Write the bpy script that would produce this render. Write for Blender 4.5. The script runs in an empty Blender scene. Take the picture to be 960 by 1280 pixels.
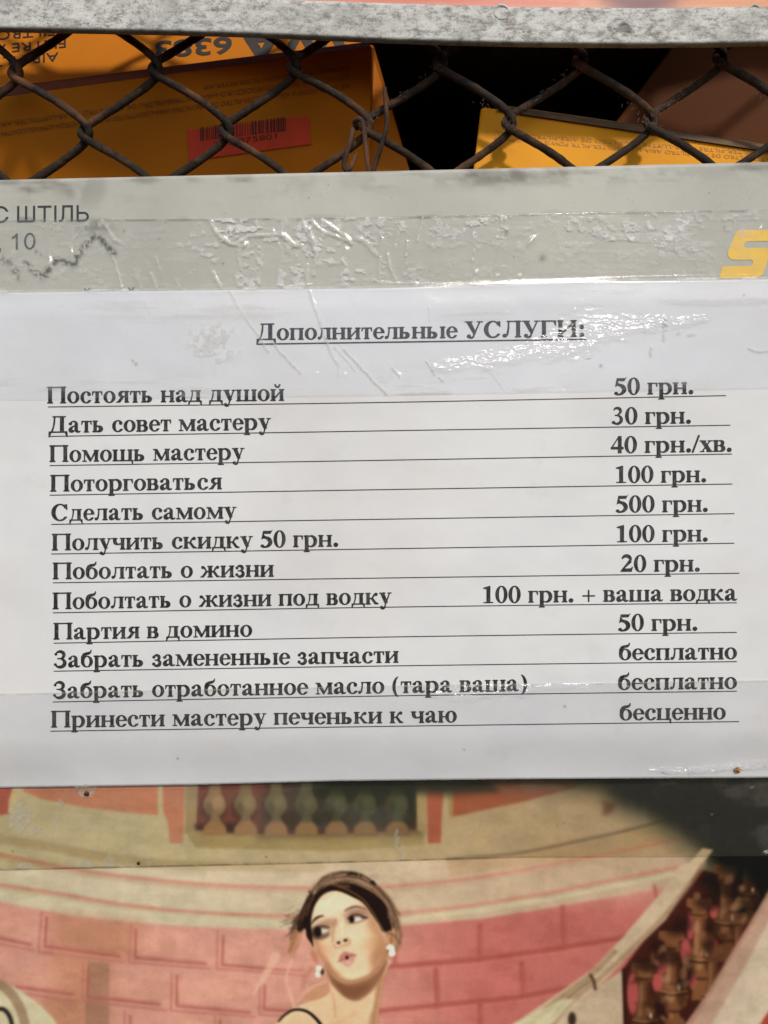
import bpy, math, random
import numpy as np
from mathutils import Vector, Matrix
random.seed(4)
SC = bpy.context.scene
COL = SC.collection
R = math.radians

# ================================================================ camera, sky, sun, exposure
S = 0.00029                      # metres per millimetre-like sheet unit (the sheet is ruled 960 x 1280 of them across the view)
HC = 1.50                        # height of the picture centre above the ground
DIST = 0.5*1280*S/math.tan(R(34.7))
cd = bpy.data.cameras.new('camera'); cam = bpy.data.objects.new('camera', cd); COL.objects.link(cam)
cam.location = (0, -DIST, HC); cam.rotation_euler = (R(90), 0, 0)
cd.sensor_fit = 'VERTICAL'; cd.sensor_height = 36; cd.lens = 18/math.tan(R(34.7))
cd.clip_start = 0.01; cd.clip_end = 100
cd.dof.use_dof = True; cd.dof.focus_distance = DIST; cd.dof.aperture_fstop = 13
SC.camera = cam

SUN_EL, SUN_AZ = 42.0, 16.0      # azimuth: degrees to the right of straight out of the wall
w = bpy.data.worlds.new('World'); SC.world = w; w.use_nodes = True
nt = w.node_tree; nt.nodes.clear()
sky = nt.nodes.new('ShaderNodeTexSky'); sky.sky_type = 'NISHITA'; sky.sun_disc = False
sky.sun_elevation = R(SUN_EL); sky.sun_rotation = R(180 - SUN_AZ); sky.dust_density = 1.0; sky.air_density = 1.0
bg = nt.nodes.new('ShaderNodeBackground'); bg.inputs['Strength'].default_value = 0.12
wo = nt.nodes.new('ShaderNodeOutputWorld')
nt.links.new(sky.outputs[0], bg.inputs[0]); nt.links.new(bg.outputs[0], wo.inputs[0])
SUN_DIR = Vector((math.sin(R(SUN_AZ))*math.cos(R(SUN_EL)), -math.cos(R(SUN_AZ))*math.cos(R(SUN_EL)), math.sin(R(SUN_EL))))
ld = bpy.data.lights.new('sun', 'SUN'); ld.energy = 2.0; ld.angle = R(6); ld.color = (1.0, .925, .825)
sun = bpy.data.objects.new('sun', ld); COL.objects.link(sun); sun.rotation_euler = SUN_DIR.to_track_quat('Z', 'Y').to_euler()
SC.view_settings.view_transform = 'Standard'; SC.view_settings.look = 'None'
SC.view_settings.exposure = 0.10; SC.view_settings.gamma = 1.0; SC.view_settings.use_curve_mapping = False
SC.render.engine = 'CYCLES'; SC.cycles.max_bounces = 8; SC.cycles.transparent_max_bounces = 16
# ---------------------------------------------------------------- serif bold letters, drawn as fields
CELL = 17.0
GXS = np.arange(-60, 1180, CELL); GYS = np.arange(-280, 800, CELL)
GX, GY = np.meshgrid(GXS, GYS)

def poly_sdf(X, Y, pts):
    pts = [(float(a), float(b)) for a, b in pts]
    d = np.full(X.shape, 1e18); s = np.ones(X.shape)
    n = len(pts); j = n - 1
    for i in range(n):
        xi, yi = pts[i]; xj, yj = pts[j]
        ex, ey = xj - xi, yj - yi
        wx, wy = X - xi, Y - yi
        h = np.clip((wx*ex + wy*ey)/max(ex*ex + ey*ey, 1e-9), 0, 1)
        bx, by = wx - ex*h, wy - ey*h
        d = np.minimum(d, bx*bx + by*by)
        c1 = Y >= yi; c2 = Y < yj; c3 = ex*wy > ey*wx
        flip = (c1 & c2 & c3) | (~c1 & ~c2 & ~c3)
        s = np.where(flip, -s, s); j = i
    return s*np.sqrt(d)

def smin(a, b, k):
    h = np.clip(0.5 + 0.5*(b - a)/k, 0, 1)
    return b*(1 - h) + a*h - k*h*(1 - h)

class Glyph:
    def __init__(g, adv): g.f = np.full(GX.shape, 1e4); g.adv = adv
    def u(g, d, k=10): g.f = smin(g.f, d, k); return g
    def s(g, d): g.f = np.maximum(g.f, -d); return g
def bx(x0, y0, x1, y1):
    dx = np.abs(GX - (x0+x1)/2) - (x1-x0)/2; dy = np.abs(GY - (y0+y1)/2) - (y1-y0)/2
    return np.hypot(np.maximum(dx, 0), np.maximum(dy, 0)) + np.minimum(np.maximum(dx, dy), 0)
def el(cx, cy, rx, ry):
    q = np.hypot((GX-cx)/rx, (GY-cy)/ry); m = np.hypot((GX-cx)/rx**2, (GY-cy)/ry**2) + 1e-6
    return q*(q - 1)/m
def pg(*p): return poly_sdf(GX, GY, p)
def sg(x0, y0, x1, y1, w0, w1=None):
    w1 = w0 if w1 is None else w1
    l = math.hypot(x1-x0, y1-y0); nx, ny = -(y1-y0)/l, (x1-x0)/l
    return pg((x0+nx*w0/2, y0+ny*w0/2), (x1+nx*w1/2, y1+ny*w1/2), (x1-nx*w1/2, y1-ny*w1/2), (x0-nx*w0/2, y0-ny*w0/2))
def arc(cx, cy, rx, ry, a0, a1, w0, w1, n=14):
    """thick stroke along an ellipse arc, angles in degrees"""
    L = []; R = []
    for i in range(n + 1):
        a = math.radians(a0 + (a1 - a0)*i/n); w = w0 + (w1 - w0)*math.sin(math.pi*i/n)
        px, py = cx + rx*math.cos(a), cy + ry*math.sin(a)
        nx, ny = math.cos(a)/rx, math.sin(a)/ry; l = math.hypot(nx, ny); nx /= l; ny /= l
        L.append((px + nx*w/2, py + ny*w/2)); R.append((px - nx*w/2, py - ny*w/2))
    return pg(*(L + R[::-1]))
XH, CAP, SW, CW, TH = 462, 668, 120, 138, 36
def stem(g, x, y0=0, y1=XH, w=SW, top='b', bot='b', e=42, t=30):
    g.u(bx(x, y0, x+w, y1))
    for side, y in ((bot, y0), (top, y1 - t)):
        if side == 'n': continue
        a = x - (e if side in 'bl' else 0); b = x + w + (e if side in 'br' else 0)
        g.u(bx(a, y, b, y + t), 26)
def glyphs():
    D = {}
    def new(c, adv): D[c] = Glyph(adv); return D[c]
    # ---- lower case
    g = new('п', 556); stem(g, 52); stem(g, 376); g.u(bx(100, XH-36, 450, XH))
    g = new('н', 556); stem(g, 52); stem(g, 376); g.u(bx(150, 212, 400, 250))
    for c in 'ий':
        g = new(c, 556); stem(g, 52); stem(g, 376); g.u(pg((165, 60), (165, 130), (390, 400), (390, 330)))
        if c == 'й':
            g.u(arc(278, 650, 92, 92, 195, 345, 26, 66)); g.u(el(196, 640, 32, 32)); g.u(el(360, 640, 32, 32))
    g = new('г', 400); stem(g, 52); g.u(bx(100, XH-34, 372, XH)); g.u(pg((372, XH), (378, 300), (352, 300), (315, XH-34), (240, XH-30), (240, XH)))
    g = new('т', 440); stem(g, 156, top='n'); g.u(bx(30, XH-34, 410, XH))
    g.u(pg((30, XH), (20, 310), (44, 310), (84, XH-34), (150, XH-30), (150, XH))); g.u(pg((410, XH), (420, 310), (396, 310), (356, XH-34), (290, XH-30), (290, XH)))
    g = new('ш', 812)
    for x in (52, 342, 632): stem(g, x)
    g.u(bx(100, 0, 700, 36))
    g = new('щ', 822)
    for x in (52, 342, 632): stem(g, x)
    g.u(bx(100, 0, 800, 36)); g.u(pg((770, 36), (806, 36), (800, -150), (778, -150), (740, 0)))
    g = new('ц', 568); stem(g, 52); stem(g, 376); g.u(bx(100, 0, 545, 36)); g.u(pg((515, 36), (552, 36), (546, -150), (524, -150), (486, 0)))
    def soft(g, x):
        stem(g, x, bot='l'); g.u(arc(x+SW+20, 128, 150, 108, -90, 90, 36, 150)); g.u(bx(x+60, 0, x+SW+40, 34)); g.u(bx(x+60, 226, x+SW+40, 258))
    g = new('ь', 490); soft(g, 52)
    g = new('ы', 735); soft(g, 52); stem(g, 556)
    def ring(g, cx, rx, cy=230, ry=242, st=122, th=36): g.u(el(cx, cy, rx, ry)); g.s(el(cx, cy, rx-st, ry-th))
    g = new('о', 500); ring(g, 250, 226)
    g = new('ю', 742); ring(g, 500, 212); stem(g, 52); g.u(bx(150, 212, 310, 250))
    g = new('с', 446); ring(g, 245, 220, st=124); g.s(pg((262, 330), (520, 420), (520, 80), (262, 120))); g.u(el(352, 348, 62, 62)); g.u(arc(250, 225, 190, 210, 270, 328, 44, 50))
    g = new('е', 450); ring(g, 236, 212, st=118); g.s(pg((240, 248), (520, 248), (520, 70), (400, 110), (240, 90))); g.u(bx(120, 236, 440, 272)); g.u(arc(245, 215, 178, 200, 270, 328, 44, 50))
    g = new('р', 556); g.u(bx(62, -200, 190, 440)); g.u(bx(14, -205, 245, -175), 26); g.u(pg((12, 432), (12, 462), (190, 470), (190, 400), (62, 400)))
    g.u(el(305, 230, 215, 242)); g.s(el(262, 226, 128, 192)) ; g.u(bx(62, -200, 190, 440)); g.s(bx(-60, 240, 8, 480)); g.s(bx(0, -20, 60, 396)); 
    g = new('б', 500); ring(g, 250, 226, cy=222, ry=234); g.u(pg((24, 260), (30, 420), (90, 540), (190, 590), (330, 610), (380, 640), (400, 700), (424, 700), (420, 600), (350, 520), (240, 492), (150, 460), (110, 390), (90, 300)))
    g = new('в', 480); stem(g, 52, bot='l', top='l'); g.u(arc(250, 348, 110, 96, -90, 90, 34, 120)); g.u(arc(260, 128, 125, 112, -90, 90, 34, 140)); g.u(bx(80, 0, 262, 34)); g.u(bx(80, XH-34, 252, XH)); g.u(bx(150, 228, 262, 260))
    g = new('а', 500); g.u(bx(264, 90, 382, 340)); g.u(np.maximum(np.maximum(el(232, 330, 150, 144), -el(210, 318, 64, 116)), 335 - GY)); g.u(el(98, 352, 60, 54)); g.u(pg((262, 110), (382, 110), (392, 62), (430, 44), (484, 66), (492, 50), (440, -8), (350, -10), (300, 20)))
    g.u(pg((280, 288), (180, 252), (80, 200), (30, 130), (34, 56), (76, 2), (140, -12), (206, 6), (280, 70), (280, 104), (226, 76), (182, 90), (162, 140), (192, 206), (280, 252)))
    g = new('у', 500); g.u(sg(120, XH-10, 285, 40, 136, 120)); g.u(sg(412, XH-10, 215, -130, 36, 40)); g.u(bx(8, XH-30, 252, XH), 20); g.u(bx(335, XH-30, 490, XH), 20); g.u(arc(150, -120, 70, 70, 230, 350, 50, 60)); g.u(el(98, -135, 58, 58))
    g = new('х', 500); g.u(pg((40, XH), (195, XH), (470, 0), (312, 0))); g.u(sg(392, XH-12, 100, 12, 40)); 
    for a in ((8, XH-30, 245, XH), (305, XH-30, 482, XH), (16, 0, 178, 30), (262, 0, 494, 30)): g.u(bx(*a), 14)
    g = new('л', 530); stem(g, 352); g.u(bx(120, XH-36, 430, XH)); g.u(pg((150, XH), (190, XH), (186, 260), (160, 80), (110, 10), (60, 0), (60, 40), (110, 110), (140, 260))); g.u(el(66, 50, 56, 56))
    g = new('д', 540); g.u(bx(322, 0, 448, XH)); g.u(bx(110, XH-36, 490, XH)); g.u(pg((150, XH), (190, XH), (180, 250), (120, 40), (80, 20), (130, 200))); g.u(bx(20, 0, 520, 40)); g.u(pg((20, 40), (12, -135), (38, -135), (90, 0), (90, 40))); g.u(pg((520, 40), (528, -135), (502, -135), (450, 0), (450, 40)))
    g = new('м', 690); stem(g, 510); g.u(pg((40, XH), (180, XH), (370, 90), (330, 0), (310, 0))); g.u(pg((520, XH), (600, XH), (600, 380), (555, 395), (350, 0), (320, 0), (330, 60))); g.u(bx(88, 0, 122, XH)); g.u(bx(20, 0, 190, 30), 20); g.u(bx(14, XH-30, 150, XH))
    g = new('к', 540); stem(g, 52); g.u(pg((180, 215), (180, 250), (250, 260), (340, 420), (400, 430), (400, 380), (350, 330), (300, 240), (330, 225), (420, 90), (520, 30), (520, 0), (380, 0), (250, 190), (230, 215))); g.u(el(420, 404, 62, 62))
    g = new('ж', 780); g.u(bx(326, 0, 454, XH)); g.u(bx(284, 0, 496, 30), 20); g.u(bx(284, XH-30, 496, XH), 20)
    for m in (1, -1):
        q = lambda *p: pg(*[(390 + m*a, b) for a, b in p])
        g.u(q((60, 215), (60, 250), (120, 260), (210, 420), (262, 430), (262, 380), (220, 330), (170, 240), (200, 225), (280, 90), (372, 30), (372, 0), (244, 0), (120, 190), (100, 215))); g.u(el(390 + m*284, 404, 58, 58))
    g = new('з', 410); g.u(arc(190, 345, 106, 100, 150, -90, 36, 108)); g.u(arc(195, 128, 130, 118, 90, -150, 34, 120)); g.u(bx(120, 226, 215, 260)); g.u(el(88, 365, 54, 54)); g.u(el(80, 88, 56, 56))
    g = new('ч', 530); stem(g, 352, top='b'); stem(g, 52, y0=320, bot='n'); g.u(pg((52, 340), (180, 340), (200, 260), (250, 235), (370, 262), (370, 215), (260, 180), (150, 184), (75, 235)))
    g = new('я', 520); stem(g, 342, bot='r', top='r'); g.u(arc(300, 340, 146, 106, 90, 270, 34, 126)); g.u(bx(280, XH-34, 400, XH)); g.u(bx(250, 226, 380, 260)); g.u(pg((205, 240), (310, 240), (180, 30), (150, 0), (10, 0), (10, 30), (62, 36)))
    # ---- capitals
    def cap(g, x, **k): stem(g, x, 0, CAP, w=CW, e=46, t=34, **k)
    g = new('П', 778); cap(g, 66); cap(g, 566); g.u(bx(150, CAP-42, 640, CAP))
    g = new('И', 778); cap(g, 66); cap(g, 566); g.u(pg((190, 90), (190, 175), (590, 580), (590, 495)))
    g = new('Г', 620); cap(g, 66); g.u(bx(150, CAP-40, 585, CAP)); g.u(pg((585, CAP), (590, 470), (562, 470), (500, 620), (400, 640), (400, CAP)))
    g = new('Л', 740); cap(g, 530); g.u(bx(170, CAP-40, 620, CAP)); g.u(pg((220, CAP), (268, CAP), (264, 380), (230, 110), (150, 5), (80, 0), (80, 40), (160, 130), (206, 380))); g.u(el(84, 68, 70, 70))
    g = new('Д', 760); g.u(bx(460, 0, 606, CAP)); g.u(bx(170, CAP-40, 680, CAP)); g.u(pg((230, CAP), (276, CAP), (262, 380), (180, 60), (110, 30), (190, 260))); g.u(bx(26, 0, 736, 44)); g.u(pg((26, 44), (14, -185), (46, -185), (120, 0), (120, 44))); g.u(pg((736, 44), (748, -185), (716, -185), (642, 0), (642, 44)))
    g = new('С', 722); g.u(el(365, 334, 330, 350)); g.s(el(382, 334, 190, 308)); g.s(pg((440, 470), (800, 560), (800, 150), (440, 150))); g.u(pg((600, 660), (640, 660), (650, 440), (622, 440), (560, 560), (470, 640), (520, 640))); g.u(arc(380, 320, 280, 300, 272, 325, 50, 56))
    g = new('У', 700); g.u(pg((60, CAP), (230, CAP), (430, 220), (390, 120), (350, 120))); g.u(sg(578, CAP-10, 330, 60, 42, 50)); g.u(bx(10, CAP-34, 300, CAP), 14); g.u(bx(470, CAP-34, 690, CAP), 14); g.u(arc(240, 84, 108, 84, 230, 345, 60, 70)); g.u(el(160, 62, 72, 70))
    g = new('З', 560); g.u(arc(265, 505, 160, 148, 150, -90, 40, 122)); g.u(arc(265, 185, 190, 172, 90, -150, 38, 136)); g.u(bx(170, 342, 280, 380)); g.u(el(112, 540, 48, 48)); g.u(el(92, 120, 52, 52))
    # ---- figures and signs
    g = new('0', 500); g.u(el(250, 336, 226, 352)); g.s(el(250, 336, 100, 318))
    g = new('1', 500); g.u(bx(185, 0, 322, 640)); g.u(pg((185, 560), (60, 590), (60, 618), (290, 690), (322, 690), (322, 500))); g.u(bx(70, 0, 440, 30), 26)
    g = new('2', 500); g.u(arc(235, 480, 160, 165, 165, -25, 40, 130)); g.u(sg(385, 430, 60, 60, 120, 30)); g.u(pg((20, 0), (430, 0), (480, 190), (450, 190), (400, 130), (110, 120), (20, 30)))
    g = new('3', 500); g.u(arc(220, 530, 130, 130, 160, -80, 38, 98)); g.u(arc(205, 185, 175, 172, 85, -130, 38, 112)); g.u(bx(140, 340, 250, 380)); g.u(el(84, 70, 62, 56))
    g = new('4', 500); g.u(bx(282, 0, 406, 690)); g.u(bx(20, 160, 480, 250)); g.u(pg((20, 250), (20, 215), (300, 690), (406, 690), (390, 640), (300, 640), (90, 250)))
    g = new('5', 500); g.u(pg((120, 672), (440, 672), (480, 720), (400, 560), (150, 560), (60, 330), (120, 672))); g.u(arc(150, 210, 245, 200, 100, -75, 60, 150)); g.u(pg((60, 330), (200, 410), (260, 380), (130, 545))); g.u(el(90, 62, 66, 56)); g.u(arc(150, 210, 200, 200, -60, -100, 50, 60))
    g = new('.', 250); g.u(el(125, 68, 84, 84))
    g = new(':', 333); g.u(el(166, 68, 84, 84)); g.u(el(166, 390, 84, 84))
    g = new('/', 278); g.u(sg(20, -20, 262, 690, 62))
    g = new('+', 570); g.u(bx(50, 215, 520, 262)); g.u(bx(262, 0, 308, 478))
    g = new('(', 333); g.u(arc(330, 255, 240, 430, 110, 250, 26, 112))
    g = new(')', 333); g.u(arc(3, 255, 240, 430, 70, -70, 26, 112))
    # ---- plain even-stroke capitals of the sign board, keyed with a leading underscore
    w = 88
    g = new('_Ш', 900); [g.u(bx(x, 0, x+w, 716), 2) for x in (76, 403, 730)]; g.u(bx(76, 0, 818, 82), 2)
    g = new('_Т', 611); g.u(bx(262, 0, 350, 716), 2); g.u(bx(20, 634, 592, 716), 2)
    g = new('_І', 278); g.u(bx(94, 0, 184, 716), 2)
    g = new('_Л', 657); g.u(bx(492, 0, 584, 716), 2); g.u(bx(146, 634, 584, 716), 2); g.u(pg((146, 716), (234, 716), (228, 300), (206, 110), (150, 10), (80, -10), (8, 2), (16, 80), (76, 74), (118, 110), (140, 300)), 2)
    g = new('_Ь', 640); g.u(bx(76, 0, 166, 716), 2); o = np.minimum(el(370, 210, 214, 210), bx(120, 0, 372, 420)); i = np.minimum(el(366, 210, 128, 130), bx(150, 80, 368, 340)); g.u(np.maximum(o, -i), 2); g.u(bx(76, 0, 166, 716), 2)
    g = new('_С', 722); g.u(el(378, 358, 340, 370), 2); g.s(el(378, 358, 246, 288)); g.s(pg((440, 480), (800, 500), (800, 250), (440, 240)))
    g = new('_1', 556); g.u(bx(256, 0, 344, 716), 2); g.u(pg((344, 716), (290, 716), (200, 620), (108, 566), (108, 480), (200, 520), (262, 570)), 2)
    g = new('_0', 556); g.u(el(276, 352, 236, 364), 2); g.s(el(276, 352, 146, 290))
    g = new('_,', 278); g.u(bx(88, 0, 188, 100), 2); g.u(pg((188, 100), (186, -20), (150, -100), (96, -144), (74, -108), (118, -70), (136, 0)), 2)
    return D
# ---------------------------------------------------------------- noise and paint tools (numpy)
def _hash(ix, iy, seed):
    n = (ix.astype(np.int64)*374761393 + iy.astype(np.int64)*668265263 + seed*974634777) & 0x7fffffff
    n = ((n ^ (n >> 13))*1274126177) & 0x7fffffff
    n = (n ^ (n >> 16)) & 0xffffff
    return n/float(0xffffff)
def vnoise(x, y, seed=0):
    ix = np.floor(x); iy = np.floor(y); fx = x - ix; fy = y - iy
    fx = fx*fx*fx*(fx*(fx*6 - 15) + 10); fy = fy*fy*fy*(fy*(fy*6 - 15) + 10)
    a = _hash(ix, iy, seed); b = _hash(ix+1, iy, seed); c = _hash(ix, iy+1, seed); d = _hash(ix+1, iy+1, seed)
    return (a + (b-a)*fx)*(1-fy) + (c + (d-c)*fx)*fy
def fbm(x, y, seed=0, o=4):
    s = 0; a = .5; t = 0
    for k in range(o):
        s = s + a*vnoise(x*2**k, y*2**k, seed + 31*k); t += a; a *= .5
    return s/t
def sstep(a, b, x):
    t = np.clip((x - a)/(b - a), 0, 1); return t*t*(3 - 2*t)
def spline(pts, n=6):
    """Catmull-Rom through points (any number of columns)"""
    p = np.array([pts[0]] + list(pts) + [pts[-1]], float); out = []
    for i in range(1, len(p) - 2):
        for k in range(n):
            t = k/n
            out.append(.5*((2*p[i]) + (p[i+1]-p[i-1])*t + (2*p[i-1]-5*p[i]+4*p[i+1]-p[i+2])*t*t + (3*p[i]-p[i-1]-3*p[i+1]+p[i+2])*t**3))
    out.append(p[-1]); return np.array(out)
def line_dist(X, Y, pts):
    """distance to a polyline, and the interpolated third column (width)"""
    pts = np.asarray(pts, float); D = np.full(X.shape, 1e9); Wd = np.zeros(X.shape); Sg = np.zeros(X.shape)
    for i in range(len(pts) - 1):
        a, b = pts[i], pts[i+1]; ex, ey = b[0]-a[0], b[1]-a[1]; l2 = max(ex*ex + ey*ey, 1e-9)
        h = np.clip(((X-a[0])*ex + (Y-a[1])*ey)/l2, 0, 1)
        dx = X - a[0] - ex*h; dy = Y - a[1] - ey*h
        d = np.hypot(dx, dy); m = d < D
        D = np.where(m, d, D); Sg = np.where(m, np.sign(ex*dy - ey*dx), Sg)
        if pts.shape[1] > 2: Wd = np.where(m, a[2] + (b[2]-a[2])*h, Wd)
    return D, Wd, Sg
def blur(a, r):
    if r <= 0: return a
    n = int(math.ceil(r*2.5)); k = np.exp(-.5*(np.arange(-n, n+1)/r)**2); k /= k.sum()
    for ax in (0, 1):
        p = np.pad(a, [(n, n) if i == ax else (0, 0) for i in range(a.ndim)], mode='edge')
        a = sum(k[i]*np.take(p, range(i, i + a.shape[ax]), axis=ax) for i in range(2*n + 1))
    return a
class Canvas:
    """a print, painted as code; coordinates are millimetre-like print units"""
    def __init__(c, x0, y0, x1, y1, col, res=1.0):
        c.x0, c.y0, c.res = x0, y0, res
        c.xs = np.arange(x0, x1, res); c.ys = np.arange(y0, y1, res)
        c.X, c.Y = np.meshgrid(c.xs, c.ys); c.img = np.ones(c.X.shape + (3,))*np.array(col, float)
    def win(c, bb, pad):
        i0 = max(int((bb[0]-pad-c.x0)/c.res), 0); i1 = min(int((bb[2]+pad-c.x0)/c.res) + 1, len(c.xs))
        j0 = max(int((bb[1]-pad-c.y0)/c.res), 0); j1 = min(int((bb[3]+pad-c.y0)/c.res) + 1, len(c.ys))
        return slice(j0, max(j1, j0)), slice(i0, max(i1, i0))
    def put(c, w, m, col, al):
        m = (m*al)[..., None]; c.img[w] = c.img[w]*(1-m) + np.array(col, float)*m
    def poly(c, pts, col, soft=1.2, al=1.0, smooth=0):
        if smooth:
            q = spline(list(pts) + [pts[0]], smooth); pts = [tuple(a) for a in q[:-1]]
        P_ = np.array(pts); w = c.win((P_[:, 0].min(), P_[:, 1].min(), P_[:, 0].max(), P_[:, 1].max()), soft*2 + 2)
        if c.X[w].size == 0: return
        d = poly_sdf(c.X[w], c.Y[w], pts); c.put(w, 1 - sstep(-soft, soft, d), col, al)
    def stroke(c, pts, wd, col, soft=1.0, al=1.0, smooth=5):
        pts = [tuple(p) + ((wd,) if len(p) == 2 else ()) for p in pts]
        q = spline(pts, smooth) if smooth and len(pts) > 2 else np.array(pts, float)
        w = c.win((q[:, 0].min(), q[:, 1].min(), q[:, 0].max(), q[:, 1].max()), q[:, 2].max() + soft*2 + 2)
        if c.X[w].size == 0: return
        d, W_, _ = line_dist(c.X[w], c.Y[w], q); c.put(w, 1 - sstep(-soft, soft, d - W_/2), col, al)
    def ell(c, cx, cy, rx, ry, col, soft=1.0, al=1.0, rot=0):
        R = max(rx, ry); w = c.win((cx-R, cy-R, cx+R, cy+R), soft*2 + 2)
        if c.X[w].size == 0: return
        a = math.radians(rot); x = c.X[w]-cx; y = c.Y[w]-cy
        u = (x*math.cos(a) + y*math.sin(a))/rx; v = (-x*math.sin(a) + y*math.cos(a))/ry
        q = np.hypot(u, v); c.put(w, 1 - sstep(-soft, soft, (q - 1)*min(rx, ry)), col, al)
    def sample(c, x, y):
        u = np.clip((x - c.x0)/c.res, 0, c.img.shape[1] - 1.001); v = np.clip((y - c.y0)/c.res, 0, c.img.shape[0] - 1.001)
        i = u.astype(int); j = v.astype(int); fu = (u-i)[..., None]; fv = (v-j)[..., None]; m = c.img
        return (m[j, i]*(1-fu) + m[j, i+1]*fu)*(1-fv) + (m[j+1, i]*(1-fu) + m[j+1, i+1]*fu)*fv

def paint_poster():
    c = Canvas(-50, 940, 1010, 1345, (202, 186, 152))
    # cream wall, warmer and darker to the right
    g = sstep(100, 800, c.X)[..., None]; c.img = c.img*(1-g) + np.array((192, 162, 128.))*g
    # ---- upper wall, above the cornice
    c.poly([(-50, 984), (20, 985), (52, 999), (105, 1009), (150, 1015), (197, 1019), (198, 960), (-50, 960)], (208, 134, 106), 1.5)
    c.poly([(-50, 975), (18, 975), (16, 990), (11, 1000), (10, 1018), (-50, 1024)], (186, 92, 78), 2)
    c.poly([(18, 975), (30, 985), (20, 1000), (12, 1015), (12, 1000)], (210, 185, 140), 1)
    c.poly([(203, 975), (231, 975), (229, 1054), (212, 1054), (210, 1028), (204, 1016)], (206, 132, 106), 1.5)
    c.poly([(232, 975), (247, 975), (245, 1040), (231, 1042)], (172, 148, 112), 1.6)
    c.poly([(231, 1040), (520, 1038), (530, 1044), (530, 1056), (420, 1064), (245, 1060)], (176, 152, 104), 2)
    # ---- balustrade in the middle
    zone = [(248, 970), (245, 1037), (300, 1042), (400, 1043), (500, 1038), (523, 1037), (522, 970)]
    c.poly(zone, (128, 66, 58), 1.5)
    c.poly([(335, 960), (325, 1043), (524, 1040), (524, 960)], (62, 42, 30), 14, .9)
    c.poly([(385, 960), (372, 1030), (524, 1026), (524, 960)], (34, 44, 26), 12, .8)
    c.poly([(244, 1031), (300, 1028), (302, 1042), (246, 1038)], (52, 30, 26), 5, .8)
    for i, x in enumerate((269, 307.5, 345.6, 383.5, 421, 457, 497)):
        t = i/6.0; up = min(1, t*1.6)
        A = np.array((158, 126, 96.))*(1-up) + np.array((74, 76, 52.))*up; B = np.array((172, 128, 88.))*(1-t*.5) + np.array((112, 84, 52.))*t*.5
        dk = (70, 40, 28)
        c.ell(x - 2, 1009, 17, 20, dk, 3, .55)
        c.poly([(x-6, 970), (x-8, 990), (x-14, 1000), (x-15, 1008), (x-10, 1017), (x-5, 1020), (x-7, 1027), (x-14, 1034), (x-15, 1044), (x+14, 1044), (x+13, 1034), (x+7, 1027), (x+5, 1020), (x+10, 1016), (x+14, 1008), (x+12, 999), (x+7, 990), (x+6, 970)], A, 1.6, .95)
        c.poly([(x-7, 1027), (x-14, 1034), (x-15, 1044), (x+14, 1044), (x+13, 1034), (x+7, 1027)], B, 2.5, .95)
        c.ell(x + 3, 1003, 7, 8, A*1.18, 4, .7); c.ell(x - 8, 1012, 5, 8, A*.6, 3, .5)
    c.poly([(520, 965), (533, 965), (533, 1040), (521, 1038)], (176, 150, 108), 1.6)
    c.poly([(533, 965), (556, 965), (552, 1025), (551, 1054), (535, 1054)], (184, 94, 72), 1.6)
    c.poly([(560, 965), (566, 965), (566, 1020), (561, 1026)], (178, 150, 100), 1.2)
    c.poly([(566, 965), (745, 965), (720, 985), (650, 1003), (566, 1021)], (178, 92, 60), 2)
    # ---- plinth and cornice
    c.stroke([(-50, 1040), (0, 1049), (60, 1058), (125, 1070), (190, 1079), (260, 1083), (400, 1084)], 12, (182, 158, 118), 2.5, .75)
    c.stroke([(560, 1074), (645, 1067), (730, 1050), (800, 1034), (880, 1010)], 4, (122, 94, 68), 2, .8)
    c.poly([(560, 1074), (645, 1069), (730, 1053), (800, 1037), (880, 1015), (880, 1043), (790, 1061), (730, 1072), (560, 1096)], (186, 152, 112), 3, .8)
    for pts in ([(-50, 1058), (0, 1068), (50, 1078), (90, 1086), (160, 1096), (250, 1105), (330, 1109), (400, 1110), (480, 1108.5), (580, 1099), (680, 1082.5), (730, 1072.5), (790, 1061), (870, 1044), (930, 1030)],
                [(-50, 1099), (0, 1106), (80, 1118), (150, 1130), (240, 1140), (360, 1145), (440, 1145), (505, 1141), (580, 1133), (680, 1117), (780, 1097), (850, 1083)]):
        c.stroke([(a, b + 3) for a, b in pts], 8, (186, 150, 118), 3, .5)
        c.stroke(pts, 4.2, (200, 132, 108), 1.8, .85)
    c.poly([(-50, 1110), (0, 1120), (80, 1132), (160, 1143), (240, 1151), (360, 1156), (480, 1152), (600, 1141), (700, 1124), (850, 1094), (850, 1088), (680, 1122), (505, 1147), (360, 1151), (150, 1136), (0, 1112)], (200, 192, 150), 2, .7)
    # ---- pink brick wall
    wall = [(-50, 1118), (0, 1127), (50, 1137), (100, 1146), (160, 1152), (235, 1158), (370, 1163), (440, 1161), (500, 1157), (600, 1149), (705, 1132), (800, 1115), (860, 1102), (860, 1345), (-50, 1345)]
    c.poly(wall, (208, 146, 124), 2)
    m = sstep(380, 640, c.X)*sstep(1100, 1150, c.Y)*(1 - sstep(-2, 2, poly_sdf(c.X, c.Y, wall)))
    c.img = c.img*(1 - m[..., None]) + np.array((190, 104, 92.))*m[..., None]
    c.poly([(70, 1142), (175, 1152), (170, 1200), (140, 1204), (135, 1345), (40, 1345), (60, 1220)], (184, 122, 84), 16, .55)
    c.poly([(110, 1202), (137, 1204), (136, 1345), (102, 1345)], (160, 116, 88), 1.5, .75)
    for a, b in ((15, 1160), (205, 1180), (300, 1190), (50, 1220), (170, 1240), (270, 1240), (240, 1290)):
        c.ell(a, b, 36, 14, (222, 156, 130), 10, .45)
    G = (176, 96, 84); G2 = (188, 112, 98)
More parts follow.
